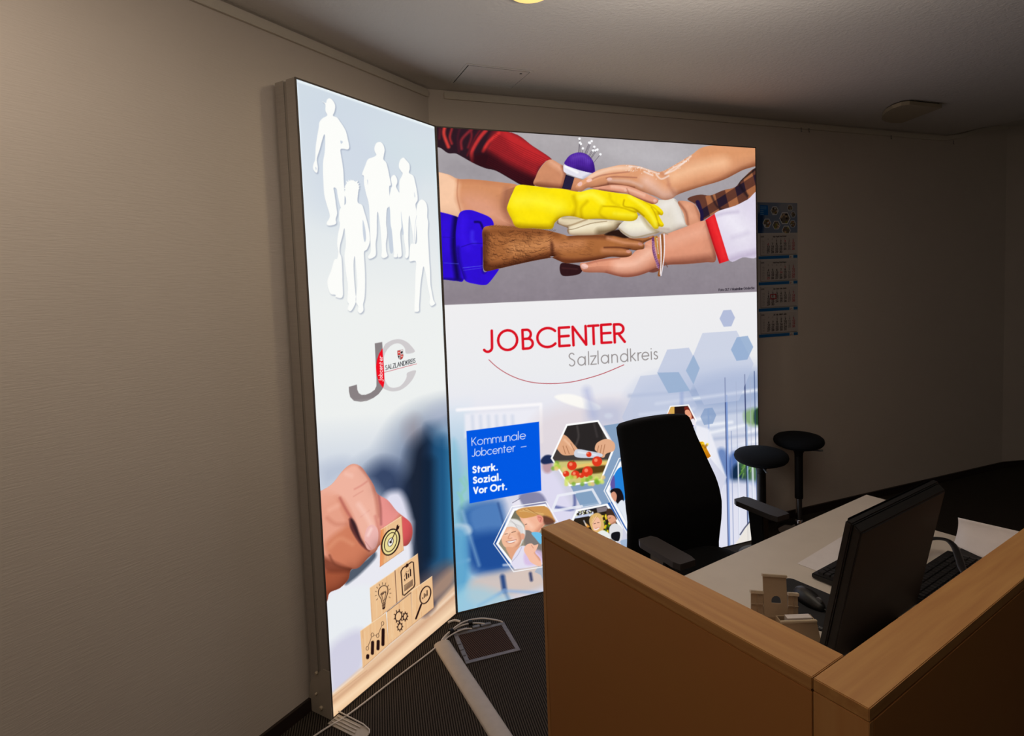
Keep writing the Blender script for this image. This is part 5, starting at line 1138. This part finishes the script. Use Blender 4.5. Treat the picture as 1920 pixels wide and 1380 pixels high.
# mouse mat with lettering, mouse
mm = empty('mouse_mat', W(1.567, .920, dz), TH); tag(mm, 'black mouse mat with white lettering at its corner', 'mouse mat')
bm = new(); pts = []
for cx_, cy_, a0 in ((.098-.018, .108-.018, 0), (-.098+.018, .108-.018, 90), (-.098+.018, -.108+.018, 180), (.098-.018, -.108+.018, 270)):
    for i in range(6): t_ = math.radians(a0+i*18); pts.append((cx_+.018*math.cos(t_), cy_+.018*math.sin(t_)))
obj('mat', prism(pts, 0, .003), M['pad'], mm)
def lettering(name, txt, h, parent, m, width, z, at, rot):
    bm = new(); x = 0; segs = []
    for ch in txt:
        adv, st = glyph(ch)
        for q in st: segs.append([(x+a_, b_) for a_, b_ in q])
        x += adv+.16
    for q in segs:
        for (xa, ya), (xb, yb) in zip(q, q[1:]):
            d = Vector((xb-xa, yb-ya)); 
            if d.length < 1e-6: continue
            d.normalize(); n_ = Vector((-d.y, d.x))*width/2/h; e_ = d*width/2/h
            vs = [Vector((xa, ya))-e_+n_, Vector((xa, ya))-e_-n_, Vector((xb, yb))+e_-n_, Vector((xb, yb))+e_+n_]
            bm.faces.new([bm.verts.new((v.x*h, v.y*h, z)) for v in vs])
    bmesh.ops.rotate(bm, verts=bm.verts, cent=(0, 0, 0), matrix=Matrix.Rotation(rot, 3, 'Z')); bmesh.ops.translate(bm, verts=bm.verts, vec=(at[0], at[1], 0))
    return obj(name, bm, m, parent)
lettering('lettering', 'MediaRange', .0105, mm, M['letter'], .0016, .0033, (-.088, -.022), -math.pi/2)
ms = empty('computer_mouse', W(1.577, .912, dz+.0032), TH-.30); tag(ms, 'black computer mouse lying on the mouse mat', 'mouse')
bm = new(); R = []
for i in range(13):
    t_ = i/12; y = .058-.116*t_; hw = .031*(math.sin(math.pi*min(max(t_*.94+.04, 0), 1))**.45)*(1-.12*t_); hz_ = .038*math.sin(math.pi*(.08+.80*(t_)**.8))**.8*(1-.25*t_)+.004
    R.append([bm.verts.new((hw*math.cos(math.pi*k/10), y, max(.001, hz_*math.sin(math.pi*k/10)**.75)) if 0 < k < 10 else (hw*math.cos(math.pi*k/10), y, .001)) for k in range(11)])
for p, q in zip(R, R[1:]):
    for k in range(10): bm.faces.new((p[k], p[k+1], q[k+1], q[k]))
    bm.faces.new((p[10], p[0], q[0], q[10]))
bm.faces.new(R[0]); bm.faces.new(R[-1])
bmesh.ops.scale(bm, vec=(.92, .92, .95), verts=bm.verts)
obj('shell', bm, M['black'], ms, smooth=2)
bm = lathe([(0, -.003), (.009, -.003), (.0095, 0), (.009, .003), (0, .003)], 18); bmesh.ops.rotate(bm, verts=bm.verts, cent=(0, 0, 0), matrix=Matrix.Rotation(math.pi/2, 3, 'Y')); bmesh.ops.translate(bm, verts=bm.verts, vec=(0, -.036, .0235))
obj('scroll_wheel', bm, M['gray'], ms, smooth=True)
obj('cable', tube(crm([(0, -.055, .008), (.012, -.08, .003), (.04, -.095, .0022), (.075, -.10, .0022)]), .0018, 8), M['black'], ms, smooth=True)

# sheets of paper
def sheet(name, label, pts, grp=None):
    b0, a0 = pts[0]; o = empty
    bm = prism([(b-b0, a-a0) for b, a in pts], .0005, .0012); o = obj(name, bm, M['paper']); place(o, W(b0, a0, dz), TH); tag(o, label, 'paper'); return o
sheet('paper_sheet', 'white sheet of paper lying flat on the desk behind the keyboard', [(1.770, 1.064), (1.778, .90), (2.075, .915), (2.085, 1.082)])
cs = new(); R = []
for i in range(9):
    u = i/8; row = []
    for j in range(11):
        v = j/10; a_ = .817+.012*v-.33*u
        b_ = 2.30+.065*v+.0*u - .05*u*(1-v)*0; z_ = .010+.012*max(0, .4-u)*(1-v)*0+.072*v**1.25
        b0 = 2.285-.045*min(1, u*3); b1 = 2.356+.04*u; b_ = b0+(b1-b0)*math.sin(v*math.pi/2)
        row.append(cs.verts.new((b_-2.3, a_-.8, z_+.0)))
    R.append(row)
for p, q in zip(R, R[1:]):
    for j in range(10): cs.faces.new((p[j], p[j+1], q[j+1], q[j]))
o = obj('paper_sheet', cs, M['paper'], smooth=2); place(o, W(2.3, .8, dz), TH); tag(o, 'white sheet of paper curling upright at the right of the desk', 'paper')
md = o.modifiers.new('thickness', 'SOLIDIFY'); md.thickness = .0008
# looped black strap and dark tray by the curled sheet
o = obj('headset_strap', tube(crm([(2.03, .862, .006), (2.10, .858, .036), (2.17, .845, .050), (2.203, .81, .052), (2.175, .775, .050), (2.10, .735, .047), (2.03, .70, .045), (1.96, .65, .042), (1.92, .61, .014)]), .011, 10, flat=.3), M['black'], smooth=True)
o.rotation_euler = (0, 0, TH); o.location = (0, 0, dz); tag(o, 'black strap looping over the desk beside the curled paper sheet', 'strap')
o = obj('document_tray', prism([(2.212, .47), (2.385, .47), (2.385, .79), (2.245, .79), (2.212, .76)], .0005, .009), M['blackm'], bev=.001)
o.rotation_euler = (0, 0, TH); o.location = (0, 0, dz); tag(o, 'flat black tray lying under the curled white paper', 'tray')

# beige leaflet holder
hp = W(1.35, .872, dz); lh = empty('leaflet_holder', hp, 0); tag(lh, 'beige plastic leaflet holder standing behind the counter cap', 'holder')
tb = Matrix.Rotation(math.radians(6), 3, 'Y') @ Matrix.Rotation(math.radians(-14), 3, 'X')
def tt(bm): bmesh.ops.rotate(bm, verts=bm.verts, cent=(0, 0, 0), matrix=tb); return bm
bm = new(); hc, hr, hzc = .004, .013, .092
xs = (-.028, .034)
# tall tongue with an arched opening
arch = [(hr*math.cos(math.pi*i/8)+hc, hzc+hr*.9*math.sin(math.pi*i/8)) for i in range(9)]
def slab(pts, y0, y1, bm):
    a = [bm.verts.new((x, y0, z)) for x, z in pts]; b = [bm.verts.new((x, y1, z)) for x, z in pts]; n = len(pts)
    bm.faces.new(a); bm.faces.new(b[::-1])
    for i in range(n): bm.faces.new((a[i], a[(i+1) % n], b[(i+1) % n], b[i]))
slab([(-.028, .05), (-.009, .05), (-.009, .092)]+[(hc-hr*math.cos(math.pi*i/8), hzc+hr*.9*math.sin(math.pi*i/8)) for i in range(1, 5)]+[(hc, .150), (-.031, .150)], 0, .003, bm)
slab([(.034, .05), (.031, .150), (hc, .150), (hc, hzc+hr*.9)]+[(hc+hr*math.sin(math.pi*i/8), hzc+hr*.9*math.cos(math.pi*i/8)) for i in range(1, 5)]+[(.017, .05)], 0, .003, bm)
bx(-.009, .017, 0, .003, .05, .086, bm)
obj('tongue', tt(bm), M['beiged'], lh)
obj('tongue_lip', tt(bx(-.033, .033, -.003, .006, .150, .157)), M['beige'], lh, bev=.001)
bm = new(); bx(-.062, -.030, .002, .005, .0, .108, bm); bx(.036, .062, .002, .005, .0, .108, bm); bx(-.030, .036, .003, .006, 0, .075, bm)
for z_ in (.03, .055, .08): bx(-.062, -.030, -.002, .002, z_, z_+.002, bm); bx(.036, .062, -.002, .002, z_, z_+.002, bm)
for x in (-.046, .049): bx(x, x+.002, -.002, .002, .01, .105, bm)
obj('back_plate', tt(bm), M['beiged'], lh)
for x0_, x1_ in ((-.064, -.030), (.036, .064)): obj('plate_lip', tt(bx(x0_, x1_, -.003, .008, .106, .114)), M['beige'], lh, bev=.001)
bm = new(); bx(.0, .09, -.034, -.031, 0, .062, bm); bx(.0, .09, -.004, -.001, 0, .062, bm); bx(.0, .003, -.031, -.004, 0, .062, bm); bx(.087, .09, -.031, -.004, 0, .062, bm); bx(.003, .087, -.031, -.004, 0, .004, bm)
for v in bm.verts:
    if v.co.z < .01: v.co.y += -.008 if v.co.y < -.02 else .004
    if v.co.x > .08 and v.co.z < .01: v.co.x += .010
obj('pocket', bm, M['beiged'], lh); obj('pocket_lip', bx(-.001, .091, -.036, -.029, .060, .066), M['beige'], lh, bev=.001)
o = obj('paper_slips', bx(.02, .082, -.026, -.008, .006, .068), M['paper']); o.location = hp; tag(o, 'small stack of paper slips in the beige leaflet holder', 'paper')

# ------------------------------------------------------------------ office chair
ch = empty('office_chair', (.748, 2.296, 0), math.radians(26)); tag(ch, 'black office swivel chair with high backrest behind the desk', 'chair')
def hw(z):
    zs = [.50, .56, .65, .76, .88, .98, 1.03, 1.055]; ws = [.252, .252, .254, .250, .226, .206, .202, .196]; return float(np.interp(z, zs, ws))
def yb(z):
    zs = [.50, .60, .70, .80, .92, 1.06]; ys = [.225, .21, .205, .228, .275, .33]; return float(np.interp(z, zs, ys))
bm = new(); R = []; NZ, NX = 22, 17
def ring_at(z, sc=1., dz_=0):
    row = []; W2_ = hw(z)*sc; y0 = yb(z)
    for k in range(36):
        t_ = 2*math.pi*k/36; c_, s_ = math.cos(t_), math.sin(t_)
        x = W2_*math.copysign(abs(c_)**.45, c_); y = .032*sc*math.copysign(abs(s_)**.6, s_)-.035*(x/.25)**2
        crown = .004*(1-(x/.22)**2) if z > 1.0 else 0
        row.append(bm.verts.new((x, y0+y, z+dz_+crown*(z-1.0)/.05 if z > 1.0 else z+dz_)))
    return row
for i in range(NZ): R.append(ring_at(.47+(1.05-.47)*i/(NZ-1)))
top2 = ring_at(1.05, .93, .012); top3 = ring_at(1.05, .6, .017)
bot = ring_at(.47, .9, -.012)
R = [bot]+R+[top2, top3]
for p, q in zip(R, R[1:]):
    for k in range(36): bm.faces.new((p[k], p[(k+1) % 36], q[(k+1) % 36], q[k]))
bm.faces.new(R[0]); bm.faces.new(R[-1])
obj('backrest', bm, M['fabric'], ch, smooth=2)
bm = new(); R = []
for z, sc in ((.425, .86), (.435, .97), (.46, 1), (.485, .99), (.498, .93), (.503, .75), (.504, .3)):
    R.append([bm.verts.new((.25*sc*math.copysign(abs(math.cos(2*math.pi*k/40))**.5, math.cos(2*math.pi*k/40)), -.03+.24*sc*math.copysign(abs(math.sin(2*math.pi*k/40))**.5, math.sin(2*math.pi*k/40)), z)) for k in range(40)])
for p, q in zip(R, R[1:]):
    for k in range(40): bm.faces.new((p[k], p[(k+1) % 40], q[(k+1) % 40], q[k]))
bm.faces.new(R[0]); bm.faces.new(R[-1])
obj('seat', bm, M['fabric'], ch, smooth=2)
obj('back_support', tube(crm([(0, .10, .41), (0, .28, .42), (0, .30, .55), (0, .27, .70)]), .028, 10, flat=.5), M['black'], ch, smooth=True)
for s in (-1, 1):
    bm = new(); x = s*.305
    pts = [(-.034, -.118), (-.042, -.09), (-.040, .09), (-.028, .112), (.028, .112), (.040, .09), (.042, -.09), (.034, -.118)]
    ya = -.11 if s < 0 else 0
    prism([(x+u, ya+v) for u, v in pts], .688, .710, bm); pad = obj('armrest', bm, M['arm'], ch, bev=.006, seg=3)
    bm = new(); R = []
    for z, y, d in ((.40, .02, .03), (.46, .0, .034), (.56, ya*.7, .034), (.684, ya*.9+.01, .04)):
        R.append([bm.verts.new((x+u*.018 if z > .45 else x*.97+u*.018, y+v*d, z)) for u, v in ((-1, -1), (1, -1), (1, 1), (-1, 1))])
    for p, q in zip(R, R[1:]):
        for k in range(4): bm.faces.new((p[k], p[(k+1) % 4], q[(k+1) % 4], q[k]))
    bm.faces.new(R[0]); bm.faces.new(R[-1]); box(bm, (s*.235, .02, .405), (.13, .055, .02)); obj('armrest_post', bm, M['black'], ch, bev=.004)
obj('mechanism', bx(-.17, .17, -.12, .12, .385, .425), M['black'], ch, bev=.01)
obj('gas_lift', lathe([(.03, .10), (.03, .25), (.018, .25), (.018, .385)], 20), M['black'], ch, smooth=True)
for k in range(5):
    t_ = math.radians(18+72*k); c_, s_ = math.cos(t_), math.sin(t_)
    f = obj('base_arm', tube([(.02*c_, .02*s_, .10), (.17*c_, .17*s_, .095), (.31*c_, .31*s_, .075)], [.03, .024, .017], 10, flat=.7), M['black'], ch, smooth=True)
    bm = new()
    for e_ in (-.012, .012):
        l2 = lathe([(0, -.008), (.026, -.008), (.03, -.004), (.03, .004), (.026, .008), (0, .008)], 18)
        bmesh.ops.rotate(l2, verts=l2.verts, cent=(0, 0, 0), matrix=Matrix.Rotation(math.pi/2, 3, 'X')); bmesh.ops.rotate(l2, verts=l2.verts, cent=(0, 0, 0), matrix=Matrix.Rotation(t_, 3, 'Z'))
        bmesh.ops.translate(l2, verts=l2.verts, vec=(.31*c_-e_*s_, .31*s_+e_*c_, .030))
        me_ = bpy.data.meshes.new('t'); l2.to_mesh(me_); bm.from_mesh(me_); bpy.data.meshes.remove(me_); l2.free()
    lathe([(.009, .03), (.009, .068)], 10, bm, (.31*c_, .31*s_, 0))
    obj('caster', bm, M['blackm'], f, smooth=True)

# ------------------------------------------------------------------ standing stools
def stool(loc, hs, sl, label, rz, tx, ty):
    s = empty('standing_stool', (loc[0], loc[1], 0), rz); tag(s, label, 'stool', 'standing stools behind the office chair')
    r = .153
    obj('seat', lathe([(0, hs-.060), (.05, hs-.062), (.10, hs-.058), (.138, hs-.046), (.149, hs-.034), (r, hs-.020), (.149, hs-.003), (.133, hs+.011), (.105, hs+.020), (.06, hs+.026), (0, hs+.028)], 48), M['stoolf'], s, smooth=2)
    obj('seat_shell', lathe([(.024, hs-.13), (.027, hs-.10), (.036, hs-.08), (.06, hs-.068), (.11, hs-.0595), (.105, hs-.056), (0, hs-.059)], 32), M['blackm'], s, smooth=2)
    obj('outer_tube', lathe([(0, sl), (.024, sl), (.0255, sl+.004), (.0255, hs-.12), (0, hs-.12)], 28), M['black'], s, smooth=True)
    if sl > .1: obj('piston', lathe([(.0185, .05), (.0185, sl+.01)], 24), M['chrome'], s, smooth=True)
    obj('collar', lathe([(.024, .035), (.023, .05), (.0215, .075), (.019, .078)], 24), M['chrome'], s, smooth=True)
    obj('base_plate', lathe([(0, 0), (.125, 0), (.135, .004), (.13, .010), (.09, .018), (.045, .026), (.03, .036), (0, .036)], 40), M['chrome'] if sl > .1 else M['blackm'], s, smooth=True)
    lv = obj('height_lever', tube([(tx*.06, ty*.06, hs-.072), (tx*.13, ty*.13, hs-.072), (tx*.15, ty*.15, hs-.068)], .006, 8), M['gray'], s, smooth=True)
    return s
stool((1.458, 3.438), .628, .06, 'lower black standing stool beside the large display edge', 0, -.2, -1)
stool((1.841, 3.762), .623, .22, 'higher black standing stool with chrome pole against the wall', 0, .8, -.5)

# ------------------------------------------------------------------ floor things
d_ = Vector((.282, -.568, 0)).normalized(); n_ = Vector((d_.y, -d_.x, 0)); p0 = Vector((-.389, 2.672, 0))
bm = new(); R = []
for s in (0, .004, .6, 1.1):
    k_ = .96 if s == 0 else 1
    R.append([bm.verts.new(p0+d_*s+n_*(.040*k_*math.cos(math.pi*i/12))+Vector((0, 0, .0005+.019*k_*math.sin(math.pi*i/12)**.8))) for i in range(13)])
for p, q in zip(R, R[1:]):
    for k in range(12): bm.faces.new((p[k], p[k+1], q[k+1], q[k]))
    bm.faces.new((p[12], p[0], q[0], q[12]))
bm.faces.new(R[0]); bm.faces.new(R[-1])
tag(obj('cable_cover', bm, M['duct'], smooth=True), 'grey half-round cable cover lying across the carpet', 'cable cover')
# floor socket box
fr = [(-.34, 2.748), (-.088, 2.832), (-.020, 2.600), (-.262, 2.508)]
fx = Vector((.25, .087, 0)).normalized(); fc = Vector((-.178, 2.672, 0))
fb = empty('floor_socket_box', fc, math.atan2(fx.y, fx.x)); tag(fb, 'square floor socket box with grey frame and carpet lid', 'floor box')
bm = new(); a_, b_, e_ = .130, .122, .02
bx(-a_, a_, b_-e_, b_, .0003, .005, bm); bx(-a_, a_, -b_, -b_+e_, .0003, .005, bm); bx(-a_, -a_+e_, -b_+e_, b_-e_, .0003, .005, bm); bx(a_-e_, a_, -b_+e_, b_-e_, .0003, .005, bm)
obj('frame', bm, M['box'], fb, bev=.0008); obj('carpet_lid', bx(-a_+e_, a_-e_, -b_+e_, b_-e_, .0003, .0035), M['carpet2'], fb)
for x, wd in ((-.07, .05), (.0, .035), (.05, .05)): obj('cable_flap', bx(x-wd/2-.012, x+wd/2-.012, b_-.002, b_+.016, .004, .013), M['box'], fb, bev=.001)
for y in (-.045, 0, .045): obj('cable_flap', bx(-a_-.002, -a_+.016, y-.02, y+.02, .0052, .0078), M['box'], fb, bev=.001)
# cables
def cable(label, P, r, grp='white cables on the floor'):
    o = obj('cable', tube(crm(P), r, 8), M['white'], smooth=True); tag(o, label, 'cable', grp); return o
cable('long white cable running along the foot of the narrow display', [(-1.0, 1.86, .006), (-.805, 2.119, .006), (-.70, 2.232, .006), (-.56, 2.43, .006), (-.43, 2.612, .006), (-.39, 2.685, .006), (-.352, 2.752, .010), (-.30, 2.800, .013), (-.24, 2.814, .0135), (-.19, 2.806, .0135)], .0036)
cable('white cable looping from the end of the cable cover', [(-.392, 2.681, .008), (-.38, 2.71, .012), (-.345, 2.758, .019), (-.29, 2.812, .024), (-.21, 2.836, .024), (-.13, 2.818, .022), (-.10, 2.812, .014)], .0038)
cable('short white cable bending into the floor box corner', [(-.378, 2.682, .008), (-.362, 2.71, .010), (-.325, 2.742, .014), (-.285, 2.762, .016), (-.25, 2.767, .014)], .0034)
o = cable('stub of white cable poking out under the screens corner', [(-.375, 2.84, .006), (-.345, 2.855, .007), (-.315, 2.845, .006)], .006, None)
for i, (x, y, an) in enumerate(((-.352, 2.750, .95), (-.262, 2.815, .25))):
    bm = lathe([(.010, -.009), (.0125, -.009), (.0125, .009), (.010, .009), (.010, -.009)], 20); bmesh.ops.rotate(bm, verts=bm.verts, cent=(0, 0, 0), matrix=Matrix.Rotation(math.pi/2, 3, 'Y'))
    bmesh.ops.scale(bm, vec=(1, 1, .9), verts=bm.verts)
    o = obj('cable_tie', bm, M['blackm'], smooth=True); place(o, (x, y, .0165), an)
    tag(o, ['black hook-and-loop tie nearest the cable cover', 'black hook-and-loop tie above the floor socket box'][i], 'cable tie', 'black ties around the white cables')
